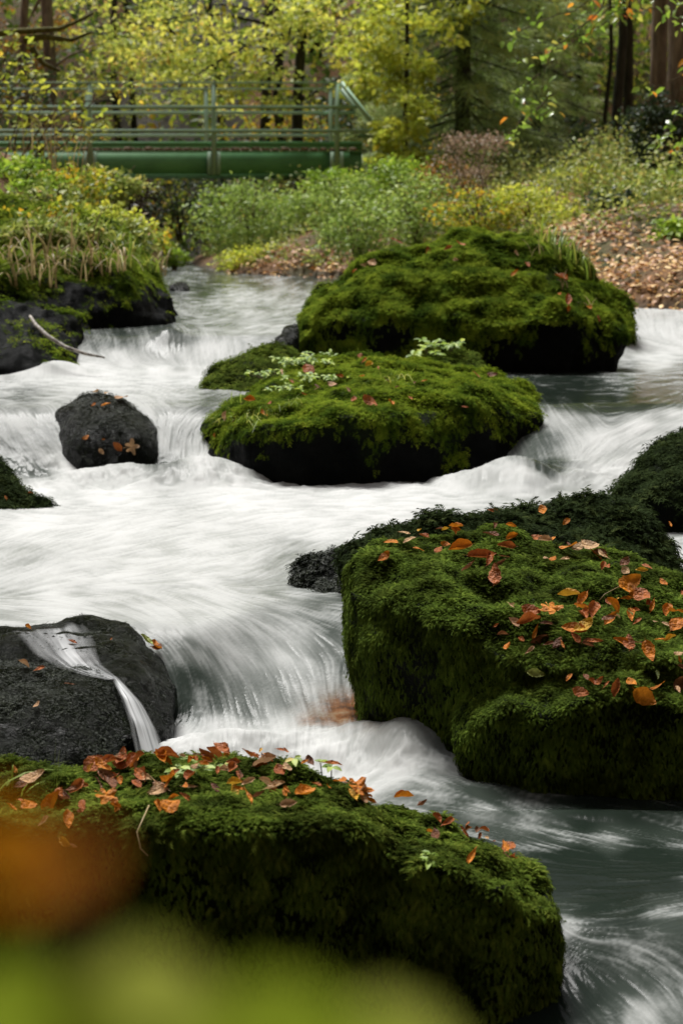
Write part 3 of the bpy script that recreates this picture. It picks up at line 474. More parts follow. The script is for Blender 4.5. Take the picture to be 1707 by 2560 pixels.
def film(name, L, R, n, m_, foam_, seed, keys=('K1', 'K2')):
    tt = np.linspace(0, 1, m_); f = lambda A: np.stack([np.interp(tt, np.linspace(0, 1, len(A)), [a[k] for a in A]) for k in (0, 1)], 1)
    A, B = f(L), f(R); s = np.linspace(0, 1, n); px = A[:, None]*(1-s)[None, :, None]+B[:, None]*s[None, :, None]; g = np.zeros((m_, n, 3)); dd = np.full((m_, n), 9e9)
    for i in range(m_):
        for j in range(n):
            for k in keys:
                h = ROCKS[k]['bvh'].ray_cast(Vector((0, 0, HC)), Vector(ray(*px[i, j])))
                if h[0] is not None: dd[i, j] = min(dd[i, j], h[0].y)
    dd[dd > 1e3] = np.median(dd[dd < 1e3])
    for _ in range(6): q = np.pad(dd, 1, mode='edge'); dd = np.minimum((q[:-2, 1:-1]+q[2:, 1:-1]+q[1:-1, :-2]+q[1:-1, 2:]+2*dd)/6, dd+.004)
    for i in range(m_):
        for j in range(n): g[i, j] = P(*px[i, j], dd[i, j]-.010)
    q = np.stack([np.broadcast_to(s*n*.32, (m_, n)).ravel(), np.repeat(tt*1.6, n), np.zeros(n*m_)], 1); st = .55*vnoise(q, seed)+.45*vnoise(q*np.array([2.2, 2, 1]), seed+3)
    edge = S(0, .38, np.minimum(s, 1-s))[None]*S(-.05, .12, tt)[:, None]
    return tag(npmesh(name, g.reshape(-1, 3), grid_faces(m_, n), M['veil'], None, {'streak': st, 'foam': (foam_*edge).ravel()}, True), None, None, None, 'structure')
veil('side_fall', [(276, 1694, 6.66), (296, 1735, 6.5), (318, 1800, 6.4), (335, 1885, 6.32)], [(300, 1694, 6.64), (365, 1765, 6.5), (400, 1830, 6.42), (425, 1890, 6.35)], 30, 50, .95, .03, 3)
film('water_film', [(-10, 1568), (30, 1598), (70, 1640), (120, 1670), (200, 1690), (262, 1700)], [(235, 1546), (255, 1590), (262, 1630), (275, 1660), (290, 1680), (302, 1696)], 50, 46, .62, 7)
# driftwood
g = Geo(); g.tube([P(76, 790, 15.2), P(90, 812, 15.0), P(120, 840, 14.85), P(165, 868, 14.75), P(215, 885, 14.7), P(263, 894, 14.7)], [.010, .014, .015, .014, .011, .006], 8)
m, t, o = new_mat('bleached_wood'); bsdf(t, o, ramp(t, noise(t, 30, 3), [(.35, (.08, .065, .05)), (.65, (.34, .31, .27))]), .7, .3); M['driftwood'] = m
tag(g.build('driftwood_stick', M['driftwood'], None, True), 'bleached curved stick leaning from the left bank boulder into the fall', 'stick')
# ------------------------------------------------------------------ footbridge
def bx(u0, v0, u1, v1, D, d): a = P(u0, v1, D); b = P(u1, v0, D); return (a[0], D, a[2]), (b[0], D+d, b[2])
BR = empty('footbridge', (-4, 35.6, 3.1), 'green painted steel footbridge with open railings crossing the stream', 'footbridge')
YN, YF = 35.0, 36.35
zz_ = lambda v: P(0, v, YN)[2]
xl_, xr_ = P(-700, 0, YN)[0], P(905, 0, YN)[0]
for y0, s in ((YN, 1), (YF, -1)):
    g = Geo(); g.box((xl_, y0, zz_(436)), (xr_, y0+.03, zz_(382))); g.box((xl_, y0-.03, zz_(440)), (xr_, y0+.10, zz_(436.2))); g.box((xl_, y0-.03, zz_(381.8)), (xr_, y0+.10, zz_(378)))
    child(g.build('girder', M['paint']), BR)
    g = Geo(); g.box((xl_, y0-.012, zz_(366)), (xr_, y0+.012, zz_(354))); child(g.build('toe_board', M['paint']), BR)
g = Geo(); k = xl_
while k < xr_-.1:
    wd = random.uniform(.10, .13); e = random.uniform(-.05, .05); g.box((k, YN-.04+e*.5, zz_(376.5)), (k+wd, YF+.08+e*.5, zz_(369)+random.uniform(-.012, .012))); k += wd+random.uniform(.03, .05)
child(g.build('plank_deck', M['planks']), BR)
for y0, us_, top in ((YN-.05, (-400, -90, 222, 533, 842), 209), (YF+.05, (-440, -120, 190, 500, 825), 209)):
    for u in us_:
        xx = P(u, 0, YN)[0]; g = Geo(); g.box((xx-.036, y0-.05, zz_(437)), (xx+.036, y0-.001, zz_(top)))
        if y0 < 35.5: g.box((xx-.11, y0-.03, zz_(437)), (xx-.037, y0-.002, zz_(380))); g.box((xx+.037, y0-.03, zz_(437)), (xx+.11, y0-.002, zz_(380)))
        child(g.build('railing_post', M['paint_rail']), BR)
    yy = y0 if y0 > 35.5 else y0-.05
    for v, h in ((212, .06), (269, .05), (328, .05)):
        g = Geo(); s = yy+.002 if y0 > 35.5 else yy-.042
        if v == 212: g.box((xl_, y0-.06, zz_(209)), (xr_-.4, y0+.02, zz_(205.5)))
        else: g.box((xl_, s, zz_(v)-h/2), (xr_+.15-.2*(v < 300), s+.04, zz_(v)+h/2))
        child(g.build('handrail' if v == 212 else 'rail', M['paint_rail']), BR)
    g = Geo(); a = P(852, 208, YN); b = P(962, 350, YN)
    g.tube([(a[0], yy-.06, a[2]), (b[0], yy-.06, b[2])], .04, 4); child(g.build('end_brace', M['paint_rail']), BR)
# ------------------------------------------------------------------ plants
LEAF = np.array([(0, 0, 0), (.35, .26, .07), (.35, 0, 0), (.35, -.26, .07), (.75, .2, .02), (.75, 0, -.05), (.75, -.2, .02), (1.05, 0, -.16)])
LEAF_F = np.array([(0, 2, 1), (0, 3, 2), (1, 2, 4), (2, 5, 4), (2, 3, 6), (2, 6, 5), (4, 5, 7), (5, 6, 7)])
LOW = np.array([(0, 0, 0), (.5, .30, .06), (1.05, 0, -.05), (.5, -.30, .06)]); LOW_F = np.array([(0, 2, 1), (0, 3, 2)])
def gz(x, y): return float(terrain(np.array([x], float), np.array([y], float))[0])
def at(u, D, dz=0):
    x = (u-CW/2)/F*D; return np.array([x, D, gz(x, D)+dz])
def foliage(g, c, rad, k, n, size, flat=.6, cl=.28, lod=0, up=.8, shell=.35, rsh=.3):
    """n leaves in k small flattened sprays spread through an ellipsoid"""
    c = np.asarray(c, float); rad = np.asarray(rad, float)
    q = rnd_dir(k)*(shell+(1-shell)*rng.random((k, 1)))**.5*rad; idx = rng.integers(0, k, n)
    off = rng.normal(0, 1, (n, 3))*cl*rad.mean()*np.array([1, 1, flat*.6])
    pos = c+q[idx]+off; pos = pos+0*pos
    Zv = unit(rnd_dir(n)+np.array([0, 0, up])); X = unit(rnd_dir(n)+q[idx]*.4/rad.mean()+np.array([0, 0, -.25]))
    kr = rng.random(k); r = np.clip(rsh*kr[idx]+(1-rsh)*rng.random(n), 0, 1)
    tv, tf = (LEAF, LEAF_F) if lod else (LOW, LOW_F)
    return g.scatter(tv, tf, pos, X, Zv, size*rng.uniform(.6, 1.35, n), r)
def shrub(label, u, D, w_, h_, n, size, mat, group=None, cat='shrub', name='shrub', k=None, base=None, stems=9, smat='stem', flat=.6, v=None, rsh=.3):
    b = at(u, D) if base is None else np.asarray(base, float)
    if v is not None: b = P(u, v, D)
    e = empty(name, b, label, cat, group); g = Geo(); k = k or max(12, n//28)
    foliage(g, b+np.array([0, 0, h_*.5]), (w_/2, w_/2*.8, h_*.5), k, n, size, flat, .22, rsh=rsh, shell=.2); child(g.build('foliage', M[mat]), e)
    g = Geo()
    for i in range(stems):
        a = rng.uniform(0, 6.28); r = rng.uniform(.1, .42)*w_; tip = b+np.array([math.cos(a)*r, math.sin(a)*r*.8, h_*rng.uniform(.55, .98)])
        mid = (b+tip)/2+np.array([0, 0, h_*.12]); g.tube([b+rng.normal(0, .03, 3)*w_-np.array([0, 0, .1]), mid, tip], [.012, .008, .003], 4)
    child(g.build('stems', M[smat]), e); return e
def limb(g, a, b, r0, r1, sag=.1, n=6, wob=.06):
    a, b = np.asarray(a, float), np.asarray(b, float); L = np.linalg.norm(b-a); s = np.linspace(0, 1, n)[:, None]
    p = a*(1-s)+b*s+np.array([0, 0, 1])*np.sin(s*math.pi)*sag*L+rng.normal(0, wob*L/n, (n, 3))*(s > 0)*(s < 1)
    g.tube(p, np.linspace(r0, r1, n), 8); return p
def tree(label, u, D, h, r, mat, crowns, bark='bark_dark', name='broadleaf_tree', lean=0, group=None, limbs=6, size=.1, cat='tree', lo=.25, cl=.2, flat=.5, rsh=.62):
    b = at(u, D, -.1); e = empty(name, b, label, cat, group); g = Geo(); top = b+np.array([lean, .2, h]); tp = limb(g, b, top, r, r*.35, 0, 9, .05)
    cg = Geo()
    for (cu, cv, cD, rx, ry, rz, n) in crowns:
        c = P(cu, cv, cD); foliage(cg, c, (rx, ry, rz), max(16, n//30), n, size, flat, cl, rsh=rsh)
        i = int(np.argmin(np.abs(tp[:, 2]-(c[2]+.2))));  i = min(max(i, 2), 7); limb(g, tp[i], c+rng.normal(0, .2, 3)*np.array([rx, ry, rz]), r*.35, r*.08, .08)
    for i in range(limbs):
        j = rng.integers(int(9*lo), 8); a = rng.uniform(0, 6.28); L = h*rng.uniform(.12, .28); limb(g, tp[j], tp[j]+np.array([math.cos(a)*L, math.sin(a)*L, L*.45]), r*.28, .008, .06)
    child(g.build('trunk', M[bark], None, True), e); child(cg.build('crown', M[mat]), e); return e
# --- trees behind and beside the bridge
tree('yellow leaved tree spreading its low boughs behind the bridge railing', 730, 40, 9, .12, 'fol_yellow', [(560, 60, 39, 1.6, 1.4, .7, 1080), (790, 130, 39.5, 1.6, 1.3, .75, 1080), (480, 190, 39.5, 1.2, 1, .5, 648), (900, 40, 38.5, 1.5, 1.2, .7, 1008), (640, 250, 40, 1.1, .8, .3, 324), (400, 70, 39, 1.2, 1.2, .8, 504)], size=.115, lean=.6)
tree('young pale lime tree beside the right end of the bridge', 1010, 34, 5.2, .05, 'fol_lime', [(985, 190, 34, .6, .6, .5, 800), (1010, 300, 33, .5, .5, .45, 700), (930, 240, 36.8, .5, .3, .5, 400), (1000, 400, 33, .5, .5, .3, 550), (1000, 100, 34, .9, .8, .5, 800), (1050, 20, 34.5, 1, .9, .5, 700)], size=.115, limbs=4, rsh=.4)
tree('slim tree with sparse gold leaves behind the left part of the railing', 300, 44, 9, .09, 'fol_yellow', [(250, 90, 43, 1.3, 1.2, 1.0, 900), (400, 170, 43.5, 1.4, 1, .8, 900), (200, 260, 44, 1.5, 1, .7, 800)], size=.11)
tree('thin dark double stemmed tree behind the bridge, left of its end post', 655, 43, 10, .13, 'fol_autumn', [(640, 300, 44, 1.3, 1, .6, 600), (760, 290, 44, 1.2, 1, .6, 600)], size=.11, lean=.4)
tree('thin dark tree behind the bridge near its end post', 710, 43.5, 10, .12, 'fol_orange', [(830, 310, 45, 1.3, 1, .6, 600)], size=.11, lean=-.3)
tree('grey straight trunk at the upper left corner', 128, 42, 11, .15, 'fol_orange', [(60, 60, 43, 1, 1, .6, 350)], 'bark', size=.11, limbs=3)
tree('reddish thin trunk at the far left edge', 78, 43, 11, .10, 'fol_orange', [(20, 200, 44, 1, 1, .8, 500)], 'bark', size=.11, limbs=3)
tree('dark straight trunk in front of the yellow thicket at the right', 1532, 37, 10, .095, 'fol_autumn', [(1500, -80, 37, .8, .8, .4, 200)], size=.11, limbs=3, lean=.1, lo=.6)
tree('dark slightly leaning trunk next to the large bare trunk', 1572, 38, 10, .10, 'fol_autumn', [(1600, -120, 38, .8, .8, .4, 200)], size=.11, limbs=3, lean=-.5, lo=.6)
tree('slender sapling in front of the yellow thicket, left of the dark trunks', 1500, 39, 9, .045, 'fol_yellow', [(1440, -60, 39, 1.3, 1.2, .6, 400)], size=.11, limbs=3, lean=.3, lo=.5)
tree('large brown trunk at the right edge wrapped in ivy at its foot', 1690, 29.5, 12, .27, 'fol_green', [(1640, -160, 29, 1.6, 1.2, .5, 700)], 'bark', limbs=3, lo=.7)
tree('pinkish brown trunk just left of the large ivy clad trunk', 1628, 30, 12, .125, 'fol_green', [(1560, -160, 29.5, 1.4, 1.2, .5, 500)], 'bark', limbs=3, lo=.7)
# --- spruce: drooping boughs hung with needles
def spruce(label, u, D, h, r, w_, nb=70):
    b = at(u, D, -.1); e = empty('spruce_tree', b, label, 'tree'); g = Geo(); tp = limb(g, b, b+np.array([.1, 0, h]), r, .04, 0, 9, .01)
    ng = Geo(); NT = np.array([(0, .035, 0), (0, -.035, 0), (1, 0, -.1)]); NF = np.array([(0, 1, 2)])
    for i in range(nb):
        f = (i+.5)/nb; z = .25+h*.92*f; a = i*2.4+rng.uniform(-.4, .4); L = w_*(1-f)**.7*rng.uniform(.75, 1.1)+.2
        s = np.linspace(0, 1, 8); d = np.array([math.cos(a), math.sin(a), 0]); sag = rng.uniform(.25, .5)
        p = b+np.array([0, 0, z])+d*(s*L)[:, None]+np.array([0, 0, 1])*((-sag*L*s**1.4+.16*L*s**4)[:, None]); g.tube(p, np.linspace(.022, .004, 8), 4)
        n = int(260*L); t_ = rng.random(n)**.8; pos = np.stack([np.interp(t_, s, p[:, k]) for k in range(3)], 1)
        side = np.cross(d, [0, 0, 1.]); o = rng.normal(0, 1, n); hang = rng.random(n)
        tw = side*(o*.13*L*(1-.5*t_))[:, None]; pos = pos+tw*.9-np.array([0, 0, 1])*(hang**1.5*.30*np.abs(o)**.5)[:, None]
        X = unit(side*np.sign(o)[:, None]*.7+d*.7+np.array([0, 0, -.75])+rng.normal(0, .3, (n, 3)))
        ng.scatter(NT, NF, pos, X, unit(rnd_dir(n)+np.array([0, 0, 1.])), rng.uniform(.14, .30, n), np.clip(t_*.6+rng.random(n)*.4, 0, 1))
    child(g.build('trunk', M['bark_dark'], None, True), e); child(ng.build('crown', M['needles']), e)
spruce('drooping dark green spruce right of the footbridge', 1150, 36.5, 9.5, .14, 2.3, 120)
spruce('smaller spruce behind, between the drooping spruce and the dark trunks', 1330, 40, 8, .10, 1.7, 70)
# --- thickets on the slope behind
for i, (u, v, D, w_, h_, n, mat) in enumerate([(1560, 330, 47, 4.2, 5.5, 2600, 'fol_yellow'), (1380, 260, 50, 3.2, 5, 1600, 'fol_yellow'), (1690, 330, 46, 3, 5, 1400, 'fol_lime'), (1250, 200, 52, 4, 6, 1500, 'fol_autumn')]):
    shrub(['bright yellow thicket glowing between the dark trunks at the right', 'yellow thicket behind the smaller spruce', 'lime green thicket behind the large trunk', 'tall mixed autumn thicket above the drooping spruce'][i], u, D, w_, h_, n, .13, mat, None, 'thicket', 'thicket', base=at(u, D), stems=9)
lab = ['orange', 'dark green', 'mixed green and gold']; mats = ['fol_orange', 'fol_dark', 'fol_autumn']
for i, (u, D, w_, h_, n, q) in enumerate([(60, 40, 2.6, 2.6, 1100, 1), (220, 41, 2.6, 2.2, 1000, 0), (380, 41.5, 2.8, 2.3, 1100, 2), (520, 42, 2.4, 2.2, 900, 2), (640, 41, 2.2, 2.0, 900, 1), (760, 42, 2.4, 2.4, 1000, 2), (880, 41, 2.0, 2.6, 900, 1), (1010, 40, 2.4, 2.6, 1000, 1), (1130, 41, 2.4, 2.4, 900, 2), (1240, 38.5, 2, 1.8, 800, 1), (1400, 38, 2, 1.1, 700, 1), (1520, 34, 1.8, .9, 700, 1), (600, 39.5, 1.9, 1.5, 800, 1)]):
    shrub('%s shrub in the thicket seen through and beyond the bridge railing' % lab[q] if u < 900 else '%s shrub in the dark thicket below the spruces' % lab[q], u, D, w_, h_, n, .10, mats[q], 'undergrowth beyond the bridge, %s' % lab[q])
g = Geo(); n = 110000; x = rng.uniform(-20, 20, n); y = 44+29*rng.random(n)**1.6; zg = terrain(x, y); z = zg+rng.random(n)**1.3*5.5
p = np.stack([x, y, z], 1); keep = fbm(p*.55, 3, 201) > .47; p = p[keep]; n = len(p)
hue = np.clip(fbm(p*.22, 2, 202)*1.9-.74+rng.normal(0, .12, n), 0, 1)
g.scatter(LOW, LOW_F, p, rnd_dir(n), unit(rnd_dir(n)+np.array([0, 0, .7])), rng.uniform(.12, .26, n), hue)
tag(g.build('forest', M['fol_autumn']), 'autumn woodland of green, gold and rust foliage filling the slope behind', 'woodland', None, 'stuff')
for i, (u, D, r) in enumerate([(-60, 52, .14), (430, 52, .16), (560, 48, .09), (790, 50, .16), (905, 47, .11), (1010, 54, .18), (1220, 50, .15), (1440, 56, .16), (1640, 55, .15), (1420, 47, .08), (270, 56, .15), (350, 48, .07)]):
    b = at(u, D, -.2); e = empty('forest_trunk_tree', b, 'dark bare lower trunk standing in the wood on the slope behind', 'tree', 'dark trunks in the wood behind'); g = Geo(); tp = limb(g, b, b+np.array([rng.normal(0, .4), 0, 12]), r, r*.5, 0, 8, .05)
    cg = Geo(); foliage(cg, tp[-1], (1.2, 1.2, .8), 10, 120, .2); child(cg.build('crown', M['fol_autumn']), e); child(g.build('trunk', M['bark_dark'], None, True), e); e.name = 'woodland_tree'
# --- shrubs and plants on the banks
shrub('sage green bushy shrub on the bank under the middle of the bridge', 630, 32, 1.7, 1.2, 4600, .062, 'fol_sage', v=645)
shrub('rounded sage green shrub at the foot of the bridge, right of the bushy one', 800, 31.5, 1.25, .95, 2600, .062, 'fol_sage', v=620)
shrub('low pale green bush below the right end of the bridge', 880, 30, 1.2, .95, 2400, .06, 'fol_sage', v=600)
shrub('pale green herb thicket above the left shoulder of the tallest boulder', 900, 25.5, 1.0, .75, 2200, .055, 'fol_sage', v=655)
shrub('broad green herb thicket behind the tallest boulder', 1050, 27, 1.3, .95, 2600, .058, 'fol_sage', v=620)
shrub('leafy green bush below the dried flower heads', 1010, 29.5, 1.1, 1.0, 2000, .06, 'fol_green', v=560)
shrub('russet and green weeds behind the crest of the tallest boulder', 1200, 26, 1.2, .7, 1800, .055, 'fol_autumn', v=610)
shrub('pale green weeds on the slope at the right of the tallest boulder', 1330, 26, 1.2, .6, 1700, .055, 'fol_lime', v=590)
shrub('brown withered weeds on the leafy slope', 1120, 28.5, 1.0, 1.0, 1500, .05, 'fol_orange', v=590)
shrub('dark ivy clump on the right bank slope', 1535, 25, .75, .42, 1300, .06, 'fol_dark', v=560)
shrub('dark green ivy bush at the right edge above the leaf litter', 1690, 22.5, .55, .42, 1300, .065, 'fol_green', v=645)
shrub('ivy climbing the foot of the large brown trunk', 1650, 28.9, .9, 1.25, 2200, .07, 'fol_dark', v=455, cat='ivy', name='ivy')
shrub('low bright green plant mound beside the far pool', 650, 30.5, 1.15, .46, 2600, .055, 'fol_lime', v=694)
shrub('flat green plant tuft at the right of the far pool mound', 755, 30, .5, .3, 700, .055, 'fol_green', v=690)
shrub('small green tuft at the water edge under the dark bridge opening', 435, 31.5, .42, .34, 700, .055, 'fol_green', v=668)
shrub('tiny green plant at the left margin of the far pool', 405, 30, .3, .42, 450, .05, 'fol_lime', v=640)
shrub('dark fern clump on the bank under the end of the bridge', 830, 32.5, .9, .5, 900, .09, 'fol_green', v=505, name='fern', cat='fern')
shrub('mossy low hummock of grass on the crest of the right bank', 1500, 29, 1.6, .32, 1300, .06, 'fol_lime', v=478)
shrub('yellowing low plants on the crest at the right edge', 1660, 27, 1.2, .35, 1000, .06, 'fol_green', v=490)
for u, D, w_, h_, n, mat, v, l in [(70, 17.6, .7, .32, 1300, 'fol_under', 655, 'yellow green leafy herbs low on the left bank boulder'), (190, 18, .6, .3, 1100, 'fol_under', 640, 'fresh green leafy herbs in the middle of the left bank boulder'), (310, 19, .5, .34, 1000, 'fol_under', 650, 'lime green weeds on the sloping right end of the left bank boulder'), (130, 20, .8, .5, 1500, 'fol_under', 590, 'leafy green weeds behind the crest of the left bank boulder'), (360, 20.5, .4, .4, 700, 'fol_autumn', 655, 'brownish weeds at the right end of the left bank boulder'), (40, 20.5, .95, .62, 2300, 'fol_green', 555, 'lush green bush on the left bank at the picture edge'), (170, 21.5, .95, .55, 2000, 'fol_autumn', 555, 'weedy autumn tinted bush on the left bank'), (275, 22.5, .7, .45, 1500, 'fol_under', 520, 'yellow green leafy bush on the left bank below the girder'), (-60, 19.5, .9, .6, 1300, 'fol_green', 555, 'dark green bush cut off by the left edge'), (90, 18.6, .8, .5, 1500, 'fol_autumn', 650, 'rusty weeds over the top of the left bank boulder'), (250, 19.3, .8, .45, 1400, 'fol_lime', 625, 'bright green plants on the shoulder of the left bank boulder'), (20, 17, .5, .3, 700, 'fol_green', 760, 'small green herbs on the face of the left bank boulder'), (290, 27, .9, .5, 900, 'fol_shade', 545, 'shrub below the girder with shade put into its leaf colour'), (330, 37.5, 1.3, 1.3, 1500, 'fol_shade', 590, 'added shrub, coloured near-black as the shade in the opening under the bridge'), (450, 38, 1.3, 1.35, 1500, 'fol_dark', 590, 'evergreen shrub added to darken the opening under the bridge')]:
    shrub(l, u, D, w_, h_, n, .06, mat, v=v)  # the last two shrubs are added to darken the opening under the bridge
# bare light twigs with leaves: shrub in front of the bridge at the left, hanging bough at the upper right
def spray(name, label, cat, twigs, D, mat, size, per, smat='stem', r0=.014, hang=.3, jit=.04):
    e = empty(name, P(*twigs[0][0], D), label, cat); g = Geo(); lg = Geo()
    for tw in twigs:
        p = np.array([P(u, v, D+random.uniform(-.3, .3)*.5+i*.05) for i, (u, v) in enumerate(tw)]); s = np.linspace(0, 1, 14)
        q = np.stack([np.interp(s, np.linspace(0, 1, len(p)), p[:, k]) for k in range(3)], 1)+rng.normal(0, .012, (14, 3)); g.tube(q, np.linspace(r0, .003, 14), 5)
        n = per; t_ = rng.uniform(.15, 1.02, n); pos = np.stack([np.interp(t_, s, q[:, k]) for k in range(3)], 1)+rng.normal(0, jit, (n, 3)); d = unit(q[-1]-q[0])
        lg.scatter(LEAF, LEAF_F, pos, unit(rnd_dir(n)+d*.6+np.array([0, 0, -hang])), unit(rnd_dir(n)*.8+np.array([0, 0, .9])), size*rng.uniform(.6, 1.3, n))
    child(g.build('twigs', M[smat]), e); child(lg.build('leaves', M[mat]), e)
spray('overhanging_shrub', 'loose shrub with pale lime leaves, in front of the bridge at the left', 'shrub', [[(-60, 520), (20, 380), (60, 260), (90, 170)], [(20, 450), (90, 330), (170, 250), (250, 185)], [(60, 420), (160, 310), (260, 240), (340, 180)], [(40, 430), (150, 290), (230, 250), (345, 230)], [(90, 420), (190, 330), (250, 300)], [(-60, 400), (10, 260), (50, 200), (110, 140)], [(-80, 300), (0, 200), (70, 150)], [(-60, 330), (60, 240), (150, 215), (210, 160)], [(60, 420), (130, 350), (210, 340), (270, 320)], [(30, 400), (50, 310), (120, 270)], [(-40, 260), (20, 130), (40, 100)]], 23.5, 'fol_lime', .085, 34, jit=.08)
spray('hanging_bough', 'hanging twigs with green, white-glinting and orange leaves at the upper right', 'branch', [[(1560, -160), (1530, -60), (1450, 20), (1330, 60), (1270, 100)], [(1560, -160), (1540, 0), (1480, 70), (1400, 120), (1290, 145)], [(1560, -160), (1500, 30), (1390, 110), (1360, 170), (1350, 240)], [(1560, -160), (1560, 0), (1520, 50), (1460, 90)], [(1600, -160), (1600, -20), (1560, 30), (1500, 20)], [(1380, 230), (1340, 280), (1300, 300), (1270, 330)], [(1350, 180), (1290, 230), (1330, 275), (1370, 260)], [(1560, -160), (1600, 10), (1640, 30), (1700, 20)]], 20, 'fol_hang', .09, 34, r0=.008, jit=.06)
spray('leafy_sprig', 'small leafy sprig hanging in front of the large trunk at the right edge', 'branch', [[(1830, 60), (1760, 120), (1700, 190), (1620, 220)], [(1830, 120), (1760, 240), (1690, 290), (1650, 350)], [(1830, 60), (1740, 80), (1690, 60)], [(1800, 320), (1720, 350), (1640, 375)]], 20, 'fol_hang', .09, 18, r0=.008)
e = empty('mossy_branch', P(-60, 90, 27), 'bare moss covered branch reaching in from the upper left edge', 'branch'); g = Geo()
for tw in ([(-60, 92), (20, 80), (90, 76), (150, 72), (190, 55), (235, 32)], [(60, 100), (110, 92), (180, 100), (230, 80)], [(80, 120), (110, 160), (150, 178)]):
    g.tube([P(u, v, 27) for u, v in tw], np.linspace(.05, .018, len(tw)), 7)
child(g.build('bough', M['bark_moss'], None, True), e)
# dried flower heads
e = empty('dried_flower_plant', P(1190, 620, 27), 'tall dried flower heads, pale brown, standing behind the tallest boulder', 'plant'); g = Geo(); hg = Geo()
for i in range(26):
    b = P(rng.uniform(1120, 1260), 620, 27+rng.normal(0, .2)); tip = P(rng.uniform(1110, 1260), rng.choice([350, 370, 400, 430, 460, 400]), b[1]); g.tube([b, (b+tip)/2+rng.normal(0, .03, 3), tip], [.007, .005, .003], 4)
    n = 60; hg.scatter(LOW, LOW_F, tip+rng.normal(0, 1, (n, 3))*np.array([.10, .10, .045]), rnd_dir(n), rnd_dir(n), rng.uniform(.025, .05, n))
child(g.build('stems', M['stem']), e); m = leaf_mat('dried_blossom', [(0, (.16, .10, .06)), (1, (.46, .34, .24))], .3); child(hg.build('flower_heads', m), e)
# grass
def blades(g, c, n, L, spread, w_=.006, droop=.5, lean=(0, 0, 0)):
    for i in range(n):
        a = rng.uniform(0, 6.28); d = np.array([math.cos(a), math.sin(a), 0]); l = L*rng.uniform(.5, 1.2); b = c+rng.normal(0, spread, 3)*np.array([1, 1, .15]); s = np.linspace(0, 1, 6)[:, None]
        dr = droop*rng.uniform(.4, 1.4); p = b+np.array([0, 0, 1])*(l*(s-dr*s*s*.75))+(d*.7+np.array(lean))*(l*dr*s**1.6)
        sd = np.cross(d, [0, 0, 1.])*w_; wd = (1-s**2)*.9+.1; v = np.concatenate([p+sd*wd, p-sd*wd]); f = [t for k in range(5) for t in ((k, k+1, k+7), (k, k+7, k+6))]; g.add(v, f)
def tuft(label, pts, n, L, spread, mat, w_=.008, droop=.6, lean=(0, 0, 0), on=None, D=None, name='grass_tuft'):
    g = Geo(); c0 = None; sep = []
    for (u, v) in pts:
        c = None
        if on:
            for k in range(12):
                h = ROCKS[on]['bvh'].ray_cast(Vector((0, 0, HC)), Vector(ray(u, v+k*6)))
                if h[0] is not None: c = np.array(h[0]); break
        if c is None: c = P(u, v, D)
        if n < 3:
            for i in range(n): s1 = Geo(); blades(s1, c, 1, L, spread, w_, droop, lean); sep.append(s1)
        else: g = Geo(); blades(g, c, n, L, spread, w_, droop, lean); tag(g.build(name, M[mat]), label, 'grass', label if len(pts) > 1 else None)
        if c0 is None: c0 = c
    if sep:
        e = empty(name, c0, label, 'grass')
        for s1 in sep: child(s1.build('blade', M[mat]), e)
        return e

tuft('tuft of drooping grass on the right crest of the tallest boulder', [(1390, 625), (1420, 640), (1445, 670), (1460, 700), (1400, 650), (1360, 610)], 16, .32, 0.045, 'grass', on='H', D=16)
tuft('short straw coloured grass on the right flank of the tallest boulder', [(1340, 640), (1420, 720), (1470, 780)], 4, .2, 0.045, 'straw', on='H', D=16)
tuft('fine bright grass hanging over the front rim of the flat-topped boulder', [(600, 1010), (640, 1040), (610, 1060), (680, 1050), (570, 1060), (740, 1020), (1000, 950), (980, 965)], 22, .15, 0.045, 'grass', .003, .9, (0, -.5, -.2), on='G', D=12)
tuft('long dry grass drooping over the front of the left bank boulder', [(60, 700), (90, 690), (160, 690), (30, 720), (220, 700), (120, 720), (260, 690), (180, 640), (60, 640), (120, 650), (220, 660), (300, 680), (20, 660)], 6, .7, 0.045, 'straw', .007, .95, (0, -.4, 0), on='I', D=16.4)
tuft('tall straw grass standing on the left bank in front of the girder', [(90, 420), (130, 430), (180, 420), (220, 440), (40, 430), (150, 450), (120, 400)], 5, .7, 0.045, 'straw', .005, .4, on=None, D=21)
tuft('dense mixed grass on top of the left bank boulder', [(40, 600), (120, 610), (200, 620), (270, 625), (330, 640), (370, 680), (160, 660), (60, 650), (250, 660), (310, 670), (90, 580), (170, 590), (240, 590), (300, 610)], 22, .32, 0.045, 'grass', .007, .9, on='I', D=18)
tuft('pale dry grass curling round the straw matted boulder', [(330, 600), (360, 630), (385, 670), (350, 660), (400, 690), (310, 580)], 12, .4, 0.045, 'straw', .007, .8, on=None, D=21.5)
tuft('single green grass blades on the left end of the foreground boulder', [(135, 1975), (140, 1985)], 1, .13, 0.004, 'grass', .0035, .1, on='A', D=5.1)
tuft('pale arching grass blades at the left end of the foreground boulder', [(20, 1990), (35, 2010), (0, 1985)], 2, .17, 0.010, 'grass', .005, .95, (.6, 0, 0), on='A', D=4.9)
g = Geo(); n = 1500
for i in range(n):
    u = rng.uniform(1250, 1750); D = rng.uniform(21, 31); x = (u-CW/2)/F*D
    if x < lerp(XR, D)+.5: continue
    if fbm(np.array([[x*.6, D*.6, 0]]), 2, 71)[0] < .52: continue
    blades(g, np.array([x, D, gz(x, D)]), 4, .22, .08, .008, .6)
tag(g.build('bank_grass', M['grass']), 'patchy yellow green grass growing on the right bank', 'grass', None, 'stuff')
g = Geo(); n = 60000; u = rng.uniform(430, 1900, n); D = rng.uniform(22, 37, n); x = (u-CW/2)/F*D; dd = x-lerp(XR, D); q = fbm(np.stack([x*.9, D*.9, 0*x], 1), 3, 171)
